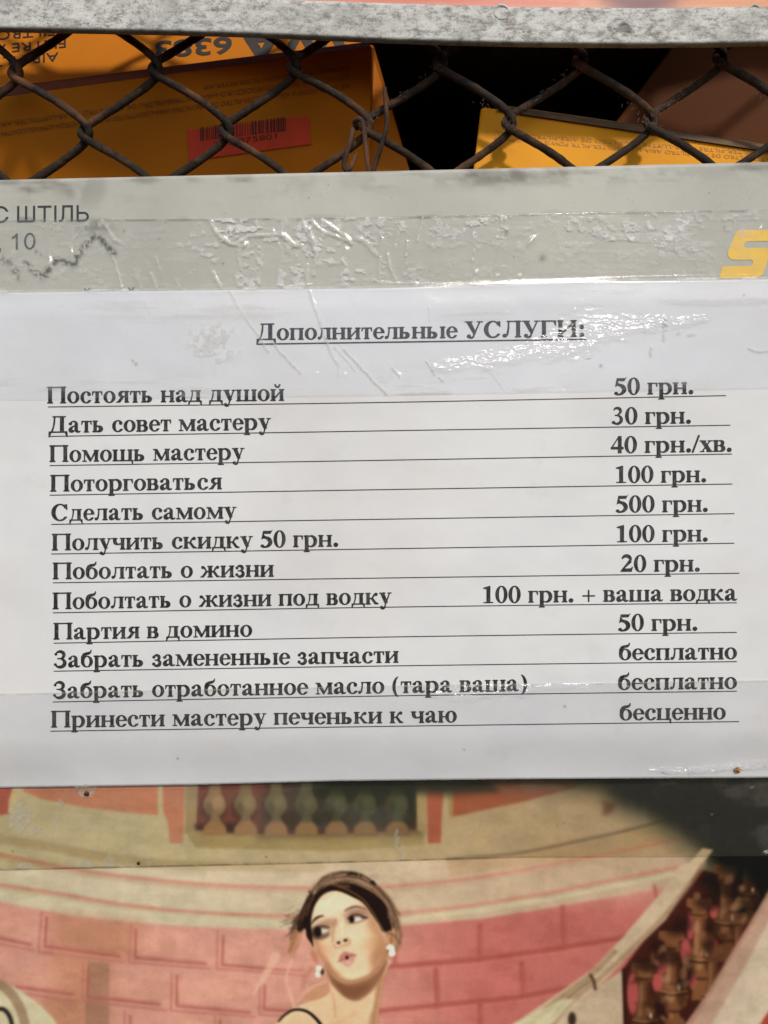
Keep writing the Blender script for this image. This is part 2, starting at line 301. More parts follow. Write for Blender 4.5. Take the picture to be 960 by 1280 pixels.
    L = [([(-50, 1168), (0, 1173), (38, 1181)], [(-50, 1174), (0, 1180), (42, 1188)]),
         ([(58.5, 1147), (56, 1183), (150, 1196)], [(52, 1140), (48, 1190), (156, 1203)]),
         ([(170, 1162), (169, 1197.6), (257, 1205)], [(164, 1156), (161.5, 1203), (262, 1211)]),
         ([(279, 1170), (278, 1206), (362, 1213), (380, 1213)], [(272, 1164), (271, 1211), (380, 1219)]),
         ([(21, 1234), (91, 1243)], [(31, 1242), (94, 1252)]),
         ([(110.6, 1209), (109, 1246), (200, 1256)], [(104, 1204), (103, 1251), (208, 1263)]),
         ([(221, 1220), (221, 1257.5), (312, 1266)], [(215, 1217), (213.5, 1263), (318, 1271)]),
         ([(331, 1232), (330, 1262), (420, 1268)], [(325, 1226), (324, 1268), (420, 1276)]),
         ([(163, 1270), (162, 1310), (250, 1318)], [(156, 1264), (155, 1316), (256, 1324)]),
         ([(275, 1276), (274, 1320)], [(269, 1272), (268, 1324)])]
    for inn, out in L:
        c.stroke(out, 2.6, G2, 1.1, .85, 0); c.stroke(inn, 3.0, G, 1.1, .9, 0)
        c.stroke([(a - .5, b - 2.5) for a, b in inn[-2:]], 3, G2, 1.5, .5, 0)
    R = (160, 70, 62)
    for pts, wd in (([(478, 1209), (505, 1207), (600, 1199), (695, 1186), (790, 1170)], 6), ([(470, 1264), (490, 1262), (645, 1247), (730, 1231)], 6), ([(470, 1316), (600, 1304), (680, 1290)], 6),
                    ([(600, 1157), (600, 1200)], 6), ([(703, 1134), (706, 1186)], 6), ([(545, 1212), (547, 1258)], 6), ([(652, 1204), (655, 1246)], 6), ([(600, 1256), (602, 1308)], 6), ([(492, 1160), (494, 1206)], 5), ([(818, 1108), (822, 1128)], 4)):
        c.stroke(pts, wd, R, 2.2, .62, 0); c.stroke([(a + 1, b + 5) for a, b in pts], 2, (208, 122, 104), 1.5, .4, 0)
    # ---- white shape, lower left
    c.poly([(-50, 1205), (0, 1226), (25, 1238), (50, 1256), (66, 1272), (82, 1300), (90, 1345), (-50, 1345)], (206, 194, 152), 1.6)
    c.stroke([(-10, 1226), (8, 1236), (22, 1254), (30, 1275), (34, 1300)], 12, (166, 136, 104), 1.6)
    c.stroke([(-10, 1262), (5, 1262), (14, 1276), (16, 1300)], 5, (42, 34, 30), 1.6)
    # ---- the big dark corner, upper right
    dark = [(540, 950), (1010, 950), (1010, 1128), (950, 1122), (925, 1104), (880, 1086), (868, 1064), (845, 1048), (810, 1026), (770, 1010), (745, 990), (700, 985), (640, 982), (560, 980)]
    c.poly(dark, (44, 48, 32), 26, .92); c.poly([(a + 14, b - 8) for a, b in dark], (19, 22, 15), 16, .98)
    c.poly([(400, 950), (600, 950), (620, 988), (560, 992), (400, 990)], (26, 30, 19), 9, .9)
    c.poly([(754, 1002), (772, 1004), (764, 1016), (754, 1019)], (96, 40, 32), 5, .6)
    # ---- staircase, lower right: dark ground, balusters, rails
    c.poly([(775, 1216), (835, 1135), (880, 1088), (930, 1100), (985, 1110), (940, 1190), (880, 1345), (775, 1345)], (72, 34, 26), 2)
    c.poly([(868, 1092), (985, 1085), (970, 1150), (920, 1150)], (26, 26, 18), 14, .9)
    for e in ((827, 1201, 8, 17), (857, 1190, 7, 17), (791, 1242, 7, 26), (863, 1158, 5, 17), (822, 1228, 7, 12), (893, 1140, 6, 9), (838, 1255, 8, 14), (892, 1182, 5, 10), (868, 1226, 6, 12), (905, 1160, 5, 9)):
        c.ell(e[0], e[1], e[2], e[3], (186, 82, 76), 1.6, .92)
    def bal(x, y, s, al=1.0, k=1.0, lean=.04):
        """one turned baluster; y is the ring over the bulb"""
        C0 = np.array((128, 80, 48.))*k; hi = np.array((178, 128, 88.))*k; lo = np.array((60, 32, 20.))*k
        q = lambda P_: [(x + a*s - (b*s)*lean*-1, y + b*s) for a, b in P_]
        c.poly(q([(-18, -92), (18, -92), (20, -80), (11, -76), (11, -70), (14, -68), (9, -60), (10, -40), (14, -22), (18, -8), (22, 0), (22, 5), (18, 18), (9, 26), (7, 34), (14, 40), (18, 60), (-18, 60), (-14, 40), (-7, 34), (-9, 26), (-18, 18), (-22, 5), (-22, 0), (-17, -8), (-13, -22), (-9, -40), (-8, -60), (-14, -68), (-11, -70), (-11, -76), (-20, -80)]), C0, 1.2, al)
        c.poly(q([(4, -62), (10, -60), (18, -8), (20, 12), (10, 24), (4, 10)]), lo, 4, .6*al)
        c.stroke(q([(-5, -56), (-6, -30), (-8, -10)]), 6*s, hi, 2, .6*al); c.ell(x - 6*s, y + 8*s, 8*s, 7*s, hi, 3, .55*al)
        c.stroke(q([(-22, 1), (0, 4), (22, 1)]), 3*s, lo, 1, .9*al); c.stroke(q([(-20, -3), (0, 0), (20, -3)]), 2*s, hi, .8, .8*al)
        c.stroke(q([(-14, -68), (0, -66), (14, -68)]), 2.4*s, lo, 1, .8*al)
        c.ell(x + 8*s, y - 9*s, 2.4*s, 5*s, (236, 216, 186), 1, .9*al); c.stroke(q([(-8, 28), (8, 28)]), 4*s, lo, 1.4, .7*al)
    bal(936, 1118, .62, .75, .62); bal(909, 1154, .8, .95, .82); bal(877, 1200, .84, 1, 1.05); bal(842, 1241, .84, 1, 1.0); bal(807, 1277, .8, 1, .85); bal(893, 1245, .7, .8, .9); bal(925, 1196, .6, .6, .9)
    c.ell(868, 1094, 12, 9, (64, 26, 16), 3, .9)
    for x, y, rx, ry, rt in ((836, 1195, 16, 10, 30), (812, 1206, 18, 8, 0), (850, 1160, 16, 9, -20), (884, 1128, 16, 10, 10), (822, 1190, 10, 16, 0), (858, 1216, 10, 22, 10), (888, 1172, 9, 20, 10), (826, 1262, 8, 18, 0), (912, 1110, 22, 12, 0)):
        c.ell(x, y, rx, ry, (44, 26, 20), 5, .7, rt)
    rb = random.Random(5)
    for k in range(70):
        x = rb.uniform(790, 930); y = 1290 - (x - 790)*1.35 + rb.gauss(0, 30)
        c.ell(x, y, rb.uniform(2, 6), rb.uniform(2, 8), [(150, 100, 62), (40, 24, 18), (176, 128, 90), (96, 56, 36)][rb.randrange(4)], 2.5, rb.uniform(.25, .6), rb.uniform(0, 90))
    c.poly([(725, 1252), (752, 1230), (778, 1213), (781, 1345), (640, 1345), (690, 1290)], (186, 162, 130), 1.6)
    c.stroke([(779, 1212), (782, 1300)], 3, (50, 26, 20), 1)
    rail = [(878, 1060), (862, 1078), (850, 1082), (826, 1116), (780, 1170), (740, 1212), (690, 1247), (640, 1281), (590, 1320), (690, 1320), (704, 1284), (726, 1252), (762, 1220), (800, 1180), (832, 1150), (858, 1110), (878, 1080), (892, 1062)]
    c.poly(rail, (198, 172, 136), 1.4)
    c.stroke([(880, 1080), (856, 1114), (826, 1150), (794, 1182), (752, 1221), (712, 1254), (678, 1300)], 6, (158, 122, 90), 2.4, .7)
    c.stroke([(768, 1190), (742, 1216), (716, 1236), (690, 1256), (655, 1290)], 7, (150, 120, 84), 2, .7)
    c.stroke([(738, 1219), (742, 1226), (744, 1236)], 4, (72, 48, 32), 1.4, .85); c.ell(715, 1274, 5, 9, (52, 36, 26), 1.5, .9); c.stroke([(738, 1226), (712, 1246), (690, 1272)], 2.5, (110, 80, 56), 1.4, .7)
    c.poly([(640, 1281), (600, 1310), (600, 1345), (660, 1330), (690, 1280), (720, 1248), (700, 1250)], (206, 196, 152), 2, .8)
    c.poly([(1010, 1040), (975, 1100), (960, 1116), (938, 1153), (911, 1197), (887, 1238), (857, 1280), (825, 1345), (1010, 1345)], (192, 152, 126), 1.6)
    c.stroke([(965, 1110), (938, 1156), (911, 1200), (887, 1240), (850, 1300)], 5, (168, 116, 94), 2.4, .6)
    c.poly([(1010, 1090), (960, 1153), (936, 1199), (890, 1280), (850, 1345), (1010, 1345)], (206, 184, 154), 2.5)
    c.poly([(980, 1240), (955, 1272), (935, 1310), (1000, 1330)], (176, 70, 52), 1.6)
    c.poly([(890, 960), (1010, 960), (1010, 1112), (955, 1106), (900, 1088)], (22, 26, 17), 10, .8)
    c.img = c.img*.4 + blur(c.img, 1.2)*.6
    # the stone is stained and streaked, the paint uneven
    n = fbm(c.X/46, c.Y/30, 55, 5) - .5; st = fbm(c.X/7, c.Y/38, 56, 4) - .5
    br = sstep(60, 150, c.img.mean(-1)); c.img *= 1 + (br*(.12*n + .03*st))[..., None]
    c.img += (br*sstep(.52, .7, fbm(c.X/30, c.Y/14, 57, 4)))[..., None]*np.array((-7, -6, -7.))
    lv = sstep(-150, 500, c.X)*(1 - sstep(500, 900, c.X)); c.img *= (.95 + .07*lv)[..., None]
    # ---- the woman
    T = lambda P_: [(300 + p[0]/3.692, 1060 + p[1]/3.692) + tuple(p[2:]) for p in P_]
    E = lambda x, y, rx, ry, col, soft=1.0, al=1.0, rot=0: c.ell(300 + x/3.692, 1060 + y/3.692, rx/3.692, ry/3.692, col, soft/3.692, al, rot)
    PL = lambda pts, col, soft=4, al=1.0, sm=5: c.poly(T(pts), col, soft/3.692, al, sm)
    ST = lambda pts, wd, col, soft=4, al=1.0: c.stroke(T([tuple(p) + ((wd,) if len(p) == 2 else ()) for p in pts and [tuple(p[:2]) + ((p[2],) if len(p) > 2 else (wd,)) for p in pts]]) if False else [(300 + p[0]/3.692, 1060 + p[1]/3.692, (p[2] if len(p) > 2 else wd)/3.692) for p in pts], 1, col, soft/3.692, al)
    # tulle and loose strands behind the neck
    PL([(290, 690), (400, 610), (412, 690), (330, 712)], (196, 140, 96), 12, .75, 0)
    ST([(165, 500, 40), (120, 580, 28), (62, 672, 8)], 20, (228, 186, 150), 10, .6)
    ST([(240, 520, 10), (214, 600, 12), (236, 690, 12), (252, 735, 16)], 10, (226, 176, 140), 5, .65)
    ST([(395, 618, 12), (320, 650, 10), (262, 712, 8)], 10, (222, 170, 130), 5, .7)
    ST([(150, 520), (260, 560), (320, 540)], 50, (224, 160, 132), 26, .35)
    ST([(330, 560), (300, 600), (290, 640)], 20, (180, 110, 84), 12, .5)
    # hair behind
    BR = (150, 108, 78)
    PL([(318, 205), (350, 165), (400, 135), (460, 116), (530, 118), (590, 140), (640, 180), (690, 225), (722, 285), (740, 345), (748, 400), (740, 455), (716, 478), (690, 440), (650, 380), (560, 250), (430, 190), (340, 230)], BR, 16, .8)
    ST([(262, 380, 18), (248, 430, 20), (228, 478, 6)], 10, (168, 112, 66), 6, .7)
    ST([(250, 330, 4), (280, 300, 6)], 6, (60, 40, 28), 3, .8); ST([(225, 375, 3), (255, 372, 6), (290, 360, 8)], 6, (60, 40, 28), 4, .8); ST([(240, 345, 3), (268, 330, 7)], 5, (60, 40, 28), 3, .8)
    # body and neck
    SK = (222, 184, 140)
    PL([(405, 540), (414, 640), (418, 662), (380, 692), (330, 706), (280, 724), (230, 756), (190, 782), (150, 830), (100, 900), (100, 1000), (700, 1000), (625, 900), (632, 812), (640, 740), (662, 600), (680, 500)], SK, 4, 1, 3)
    PL([(640, 540), (680, 500), (664, 600), (640, 740), (630, 830), (600, 900), (600, 800), (622, 690)], (176, 124, 84), 14, .9, 3)
    PL([(400, 560), (416, 616), (440, 648), (474, 682), (510, 702), (545, 704), (580, 684), (612, 655), (640, 610), (680, 520), (600, 560)], (146, 96, 64), 10, .95, 4)
    PL([(430, 610), (470, 668), (512, 692), (560, 676), (600, 630), (520, 640)], (122, 76, 50), 14, .6, 4)
    ST([(425, 670), (436, 720), (440, 780)], 10, (196, 148, 98), 8, .6); ST([(530, 760), (470, 800), (420, 815)], 22, (206, 160, 112), 16, .5); ST([(612, 690), (600, 740), (580, 780)], 16, (236, 206, 156), 10, .5)
    ST([(200, 800), (260, 750), (320, 760)], 24, (234, 204, 150), 14, .5)
    ST([(178, 800, 8), (205, 772, 10), (240, 750, 11), (275, 746, 12), (312, 756, 13), (345, 782, 14), (375, 820, 15), (400, 880, 16)], 12, (34, 26, 22), 3)
    # ears
    E(345, 500, 14, 34, (190, 120, 92), 5, .9, -20); E(703, 425, 26, 52, (204, 152, 104), 5, 1, 18); E(700, 418, 12, 30, (166, 112, 72), 7, .7, 18)
    # face
    face = [(322, 330), (330, 290), (352, 248), (385, 215), (430, 192), (480, 192), (540, 222), (600, 282), (650, 350), (678, 420), (683, 470), (672, 520), (640, 566), (600, 598), (555, 618), (505, 628), (462, 618), (425, 590), (395, 548), (362, 488), (335, 430), (322, 380)]
    PL(face, (228, 196, 154), 7)
    PL([(560, 250), (640, 340), (676, 420), (680, 480), (660, 530), (610, 590), (600, 520), (620, 440), (590, 350)], (192, 138, 98), 26, .9, 3)
    E(640, 470, 44, 56, (178, 124, 84), 30, .6); E(352, 440, 26, 60, (204, 146, 112), 22, .6, -20)
    PL([(330, 400), (360, 480), (395, 545), (430, 590), (500, 622), (560, 612), (620, 580), (570, 596), (500, 600), (440, 560), (400, 500), (370, 440)], (188, 132, 94), 14, .85, 3)
    E(400, 470, 44, 34, (226, 164, 120), 26, .6, 40); E(590, 430, 44, 50, (218, 168, 118), 30, .6)
    E(440, 265, 90, 50, (236, 211, 172), 34, .85, -15); E(540, 400, 46, 40, (236, 206, 166), 26, .8); E(515, 588, 44, 18, (234, 200, 154), 14, .85)
    # the jaw runs into the neck without a rim
    PL([(398, 545), (425, 588), (462, 616), (505, 627), (555, 617), (600, 597), (640, 566), (672, 520), (684, 470), (676, 440), (664, 500), (628, 552), (590, 584), (545, 604), (505, 612), (462, 600), (430, 570), (404, 528)], (168, 114, 78), 9, .75, 3)
    PL([(352, 470), (366, 496), (392, 544), (402, 540), (378, 494), (362, 462)], (186, 128, 96), 6, .7, 3)
    ST([(392, 545), (422, 592), (460, 620), (505, 631), (556, 622), (602, 602), (642, 572), (674, 525)], 7, (150, 100, 70), 5, .75)
    # nose
    ST([(440, 335, 18), (430, 380, 16), (428, 430, 12)], 14, (192, 142, 106), 10, .8); ST([(468, 350), (474, 400)], 16, (240, 216, 172), 9, .7)
    ST([(432, 446), (446, 462), (470, 452), (500, 444), (508, 430)], 9, (196, 140, 100), 6, .75)
    E(455, 437, 9, 7, (66, 36, 26), 3, 1, -20); E(487, 426, 10, 7, (66, 36, 26), 3, 1, -15)
    ST([(498, 414), (508, 426)], 8, (206, 158, 114), 5, .7)
    # eyes
    E(400, 350, 44, 22, (164, 118, 92), 18, .75, -15); E(372, 388, 40, 32, (112, 80, 62), 16, .85); E(352, 392, 20, 26, (56, 38, 30), 10, .9)
    ST([(340, 372), (372, 360), (412, 366)], 6, (70, 46, 36), 4, .9)
    PL([(368, 378), (384, 372), (408, 379), (398, 390), (378, 395)], (214, 202, 182), 5, .95, 2); E(360, 388, 16, 24, (38, 28, 24), 4); ST([(346, 408), (372, 418), (408, 400)], 9, (106, 76, 60), 6, .8)
    E(535, 304, 50, 24, (150, 106, 84), 18, .8, -4); E(500, 330, 14, 22, (176, 130, 100), 10, .7); ST([(500, 326), (516, 312), (545, 308), (582, 322)], 8, (60, 42, 34), 4, .95)
    PL([(526, 324), (545, 319), (566, 327), (554, 337), (530, 339)], (218, 208, 190), 4, 1, 2); E(516, 330, 12, 17, (34, 26, 22), 4); ST([(505, 346), (535, 346), (575, 332)], 6, (110, 82, 64), 5, .7)
    ST([(562, 322), (586, 322)], 8, (70, 50, 40), 4, .8)
    # brows
    ST([(330, 352, 4), (345, 330, 11), (366, 317, 10), (386, 313, 5)], 9, (52, 36, 28), 3, .95)
    ST([(484, 290, 5), (510, 276, 9), (540, 270, 8), (580, 282, 3)], 8, (92, 62, 44), 4, .9)
    # mouth
    PL([(454, 522), (460, 500), (474, 484), (489, 478), (502, 483), (520, 485), (534, 493), (518, 504), (496, 510), (472, 522)], (192, 120, 104), 6)
    PL([(456, 524), (474, 521), (496, 512), (518, 506), (534, 496), (528, 518), (515, 538), (499, 547), (482, 541), (468, 530)], (206, 146, 128), 6)
    ST([(452, 525), (476, 516), (494, 506), (536, 494)], 4, (150, 82, 70), 4, .8); E(494, 506, 7, 9, (44, 18, 16), 3); E(500, 530, 12, 9, (232, 172, 150), 6, .8, -25)
    ST([(466, 458), (478, 474)], 8, (214, 168, 122), 5, .6)
    # hair in front
    DK = (40, 27, 19)
    PL([(455, 196), (440, 170), (400, 158), (355, 180), (322, 210), (296, 256), (275, 310), (262, 362), (275, 392), (300, 372), (308, 410), (328, 440), (338, 455), (334, 410), (328, 340), (342, 275), (372, 226), (410, 202)], DK, 4, 1, 3)
    PL([(436, 160), (480, 150), (540, 160), (600, 190), (654, 232), (694, 280), (712, 330), (708, 368), (664, 388), (640, 352), (604, 300), (566, 252), (510, 222), (470, 204), (430, 190)], DK, 4, 1, 3)
    ST([(455, 178), (510, 200), (570, 240), (612, 296), (655, 368), (672, 392)], 5, (150, 104, 68), 3, .85)
    for k, (o, a) in enumerate(((0, .8), (12, .6), (26, .7), (40, .5))):
        ST([(372, 168 - o*.5), (430, 148 - o*.6), (500, 140 - o*.3), (570, 158 - o*.2), (640, 205 - o*.1), (700, 280), (726, 350 + o)], 4 + k % 2*2, (196, 152, 108) if k % 2 else (108, 70, 44), 3, a)
    ST([(410, 160), (450, 172), (500, 178)], 14, (126, 82, 52), 7, .7); ST([(350, 190), (330, 230), (312, 280)], 6, (92, 62, 42), 5, .6)
    ST([(690, 395), (715, 405), (738, 440)], 8, (130, 84, 52), 4, .8)
    for q in ([(330, 200), (370, 150), (420, 126), (450, 122)], [(430, 128), (470, 112), (510, 116)], [(540, 122), (590, 140), (625, 175)], [(640, 180), (690, 230), (735, 310)]):
        ST(q, 4, (84, 58, 40), 3, .7)
    # many single hairs following the sweep of the hair
    rh = random.Random(3)
    for k in range(230):
        o = rh.uniform(-20, 64); j = lambda s: rh.gauss(0, s)
        col = [(208, 172, 134), (120, 84, 58), (70, 48, 36), (182, 140, 102), (48, 33, 25)][rh.randrange(5)]
        a0 = rh.uniform(0, .55); a1 = a0 + rh.uniform(.25, .5)
        oo = [o + rh.gauss(0, 5) + (q_ - 4)*rh.uniform(-6, 6)*.6 for q_ in range(9)]
        path = spline([(330 + j(4), 215 + oo[0]*.5), (366, 160 + oo[1]*.55), (420, 130 + oo[2]*.6), (490, 120 + oo[3]*.6), (560, 136 + oo[4]*.6), (625, 178 + oo[5]*.5), (682 - oo[6]*.1, 238 + oo[6]*.4), (716 - oo[7]*.4, 310 + oo[7]*.2), (732 - oo[8]*.5, 400), (720 - oo[8]*.3, 462)], 8)
        seg = path[int(a0*len(path)):max(int(a1*len(path)), int(a0*len(path)) + 4)]
        c.stroke([(300 + p[0]/3.692, 1060 + p[1]/3.692, rh.uniform(.5, 1.6)) for p in seg], 1, col, .6, rh.uniform(.15, .5), 0)
    for k in range(60):
        x = rh.uniform(250, 345); y = 210 + (345-x)*1.4 + rh.gauss(0, 14)
        c.stroke([(300 + x/3.692, 1060 + y/3.692), (300 + (x-14)/3.692, 1060 + (y+34)/3.692), (300 + (x-30 + rh.gauss(0, 8))/3.692, 1060 + (y+78)/3.692)], rh.uniform(.5, .9), [(46, 32, 24), (60, 42, 30), (110, 76, 50)][rh.randrange(3)], .4, rh.uniform(.3, .7))
    for k in range(24):
        x = rh.uniform(225, 300); c.stroke([(300 + x/3.692, 1060 + 380/3.692), (300 + (x-12)/3.692, 1060 + 430/3.692), (300 + (x-30)/3.692, 1060 + (480 + rh.gauss(0, 12))/3.692)], .7, (150, 102, 62), .5, .4)
    for k in range(46):
        t0 = rh.uniform(0, 1); a = math.pi*(1.02 - 1.12*t0); bx0 = 520 + 205*math.cos(a); by0 = 300 - 178*math.sin(a); ln = rh.uniform(14, 46); an = a + rh.uniform(-1.3, -.5)
        c.stroke([(300 + bx0/3.692, 1060 + by0/3.692, .8), (300 + (bx0 + ln*.5*math.cos(an + .4))/3.692, 1060 + (by0 - ln*.5*math.sin(an + .4))/3.692, .7), (300 + (bx0 + ln*math.cos(an))/3.692, 1060 + (by0 - ln*math.sin(an))/3.692, .4)], 1, [(120, 84, 60), (176, 136, 104), (84, 60, 44)][k % 3], .5, rh.uniform(.2, .5))
    for k in range(34):
        x = rh.uniform(215, 300); y = 300 + rh.gauss(30, 34); ln = rh.uniform(20, 60)
        c.stroke([(300 + x/3.692, 1060 + y/3.692, .9), (300 + (x - ln*.6)/3.692, 1060 + (y + rh.uniform(2, 16))/3.692, .7), (300 + (x - ln)/3.692, 1060 + (y + rh.uniform(-4, 30))/3.692, .4)], 1, [(60, 42, 32), (110, 78, 54)][k % 2], .5, rh.uniform(.25, .6))
    for x, y, r in ((515, 117, 11), (535, 121, 9), (500, 123, 7), (558, 127, 7), (612, 158, 11), (620, 166, 8), (320, 202, 5)): E(x, y, r, r*.8, (40, 34, 26), 2.5, .95, 20)
    # earrings
    E(378, 570, 10, 16, (58, 40, 30), 3, .9); E(364, 556, 14, 14, (236, 228, 196), 3); E(360, 583, 13, 15, (232, 222, 190), 3); E(688, 480, 7, 10, (80, 56, 40), 3, .8)
    PL([(672, 462), (688, 444), (708, 450), (716, 470), (700, 478)], (240, 234, 204), 3, 1, 0); E(701, 485, 16, 16, (240, 234, 204), 3)
    c.img = blur(c.img, .95)
    # contrast of the print; two lifted scuffs
    c.img = (c.img - 118)*1.10 + 118; c.img = c.img*.86 + c.img.mean(-1, keepdims=True)*.14*np.array((1.03, 1.0, .97))
    # printed grain, faint mottling of the stone
    n = fbm(c.X/14, c.Y/10, 5, 4) - .5; c.img *= (1 + .10*n*sstep(.2, .8, c.img.mean(-1)/255))[..., None]
    n2 = vnoise(c.X*.9, c.Y*.9, 9) - .5; c.img += (n2*5)[..., None]
    return c
# ---------------------------------------------------------------- scene tools
def P(px, py, y=0.0):
    """sheet units -> metres on the plane at depth y"""
    k = S*(DIST + y)/DIST
    return ((px - 480)*k, y, HC - (py - 640)*k)
def PV(X, Y, D):
    k = S*(DIST + D)/DIST
    return np.stack([(X - 480)*k, D + np.zeros(np.shape(X)), HC - (Y - 640)*k], -1)
def lin(c):
    c = np.asarray(c, float)/255.0
    return np.where(c <= .04045, c/12.92, ((c + .055)/1.055)**2.4)
def tag(o, label=None, cat=None, group=None, kind=None):
    if label: o['label'] = label
    if cat: o['category'] = cat
    if group: o['group'] = group
    if kind: o['kind'] = kind
    return o
def empty(name, loc=(0, 0, 0)):
    o = bpy.data.objects.new(name, None); COL.objects.link(o); o.location = loc; o.empty_display_size = .01; return o
def link(name, me, mat, parent=None):
    o = bpy.data.objects.new(name, me); COL.objects.link(o)
    if mat is not None and len(me.materials) == 0: me.materials.append(mat)
    if parent is not None:
        o.parent = parent; o.matrix_parent_inverse = Matrix.Translation(-Vector(parent.location))
    return o
def np_mesh(name, V, F, smooth=True, attrs=None):
    """V (n,3); F list of arrays (m,3) or (m,4); attrs {name: (n,) or (n,3)}"""
    me = bpy.data.meshes.new(name); V = np.asarray(V, np.float32)
    F = [np.asarray(f, np.int32) for f in F if len(f)]
    me.vertices.add(len(V)); me.vertices.foreach_set('co', V.ravel())
    nl = sum(f.size for f in F); npoly = sum(len(f) for f in F)
    me.loops.add(nl); me.polygons.add(npoly)
    me.loops.foreach_set('vertex_index', np.concatenate([f.ravel() for f in F]))
    st = []; o = 0
    for f in F: st.append(o + np.arange(len(f))*f.shape[1]); o += f.size
    me.polygons.foreach_set('loop_start', np.concatenate(st).astype(np.int32))
    me.polygons.foreach_set('use_smooth', np.full(npoly, smooth))
    for k, a in (attrs or {}).items():
        a = np.asarray(a, np.float32)
        if a.ndim == 2:
            at = me.attributes.new(k, 'FLOAT_COLOR', 'POINT'); at.data.foreach_set('color', np.hstack([a, np.ones((len(a), 1), np.float32)]).ravel())
        else:
            at = me.attributes.new(k, 'FLOAT', 'POINT'); at.data.foreach_set('value', a)
    me.update(calc_edges=True); me.validate(); return me
def sheet(name, X, Y, D, thick, mat, parent=None, attrs=None, back=True):
    """a sheet over grids of sheet coordinates X, Y with depth D (metres, minus is towards the viewer) and a real thickness"""
    h, w_ = X.shape
    V = PV(X, Y, D).reshape(-1, 3)
    idx = np.arange(h*w_).reshape(h, w_)
    q = np.stack([idx[:-1, :-1], idx[1:, :-1], idx[1:, 1:], idx[:-1, 1:]], -1).reshape(-1, 4)
    ring = np.concatenate([idx[0, :], idx[1:, -1], idx[-1, -2::-1], idx[-2:0:-1, 0]])
    Vb = V[ring] + np.array([0, thick, 0]); nb = len(V) + np.arange(len(ring))
    side = np.stack([ring, np.roll(ring, -1), np.roll(nb, -1), nb], -1)
    at = {a: np.concatenate([v.reshape((-1,) + v.shape[2:]), v.reshape((-1,) + v.shape[2:])[ring]]) for a, v in (attrs or {}).items()}
    me = np_mesh(name, np.vstack([V, Vb]), [q, side], True, at)
    return link(name, me, mat, parent)
def tube(V, F, pts, rad, n=8):
    """append a tube along 3D points (n,3) with radii to the lists V, F"""
    pts = np.asarray(pts, float); rad = np.broadcast_to(rad, (len(pts),)); base = sum(len(v) for v in V)
    t = np.gradient(pts, axis=0); t /= np.linalg.norm(t, axis=1)[:, None] + 1e-12
    up = np.array([.1, 1, .05]); a = np.cross(t, up); a /= np.linalg.norm(a, axis=1)[:, None] + 1e-12; b = np.cross(t, a)
    an = np.arange(n)*2*math.pi/n
    V.append((pts[:, None, :] + rad[:, None, None]*(np.cos(an)[None, :, None]*a[:, None, :] + np.sin(an)[None, :, None]*b[:, None, :])).reshape(-1, 3))
    i = np.arange(len(pts) - 1)[:, None]*n + base; j = np.arange(n)[None, :]; j2 = (j + 1) % n
    F.append(np.stack([i + j, i + j2, i + n + j2, i + n + j], -1).reshape(-1, 4))
    m = len(pts)
    V.append(np.array([pts[0] - t[0]*rad[0]*.5, pts[-1] + t[-1]*rad[-1]*.5])); c0 = base + m*n; jj = np.arange(n)
    F.append(np.stack([np.full(n, c0), base + (jj + 1) % n, base + jj], -1)); F.append(np.stack([np.full(n, c0 + 1), base + (m-1)*n + jj, base + (m-1)*n + (jj + 1) % n], -1))

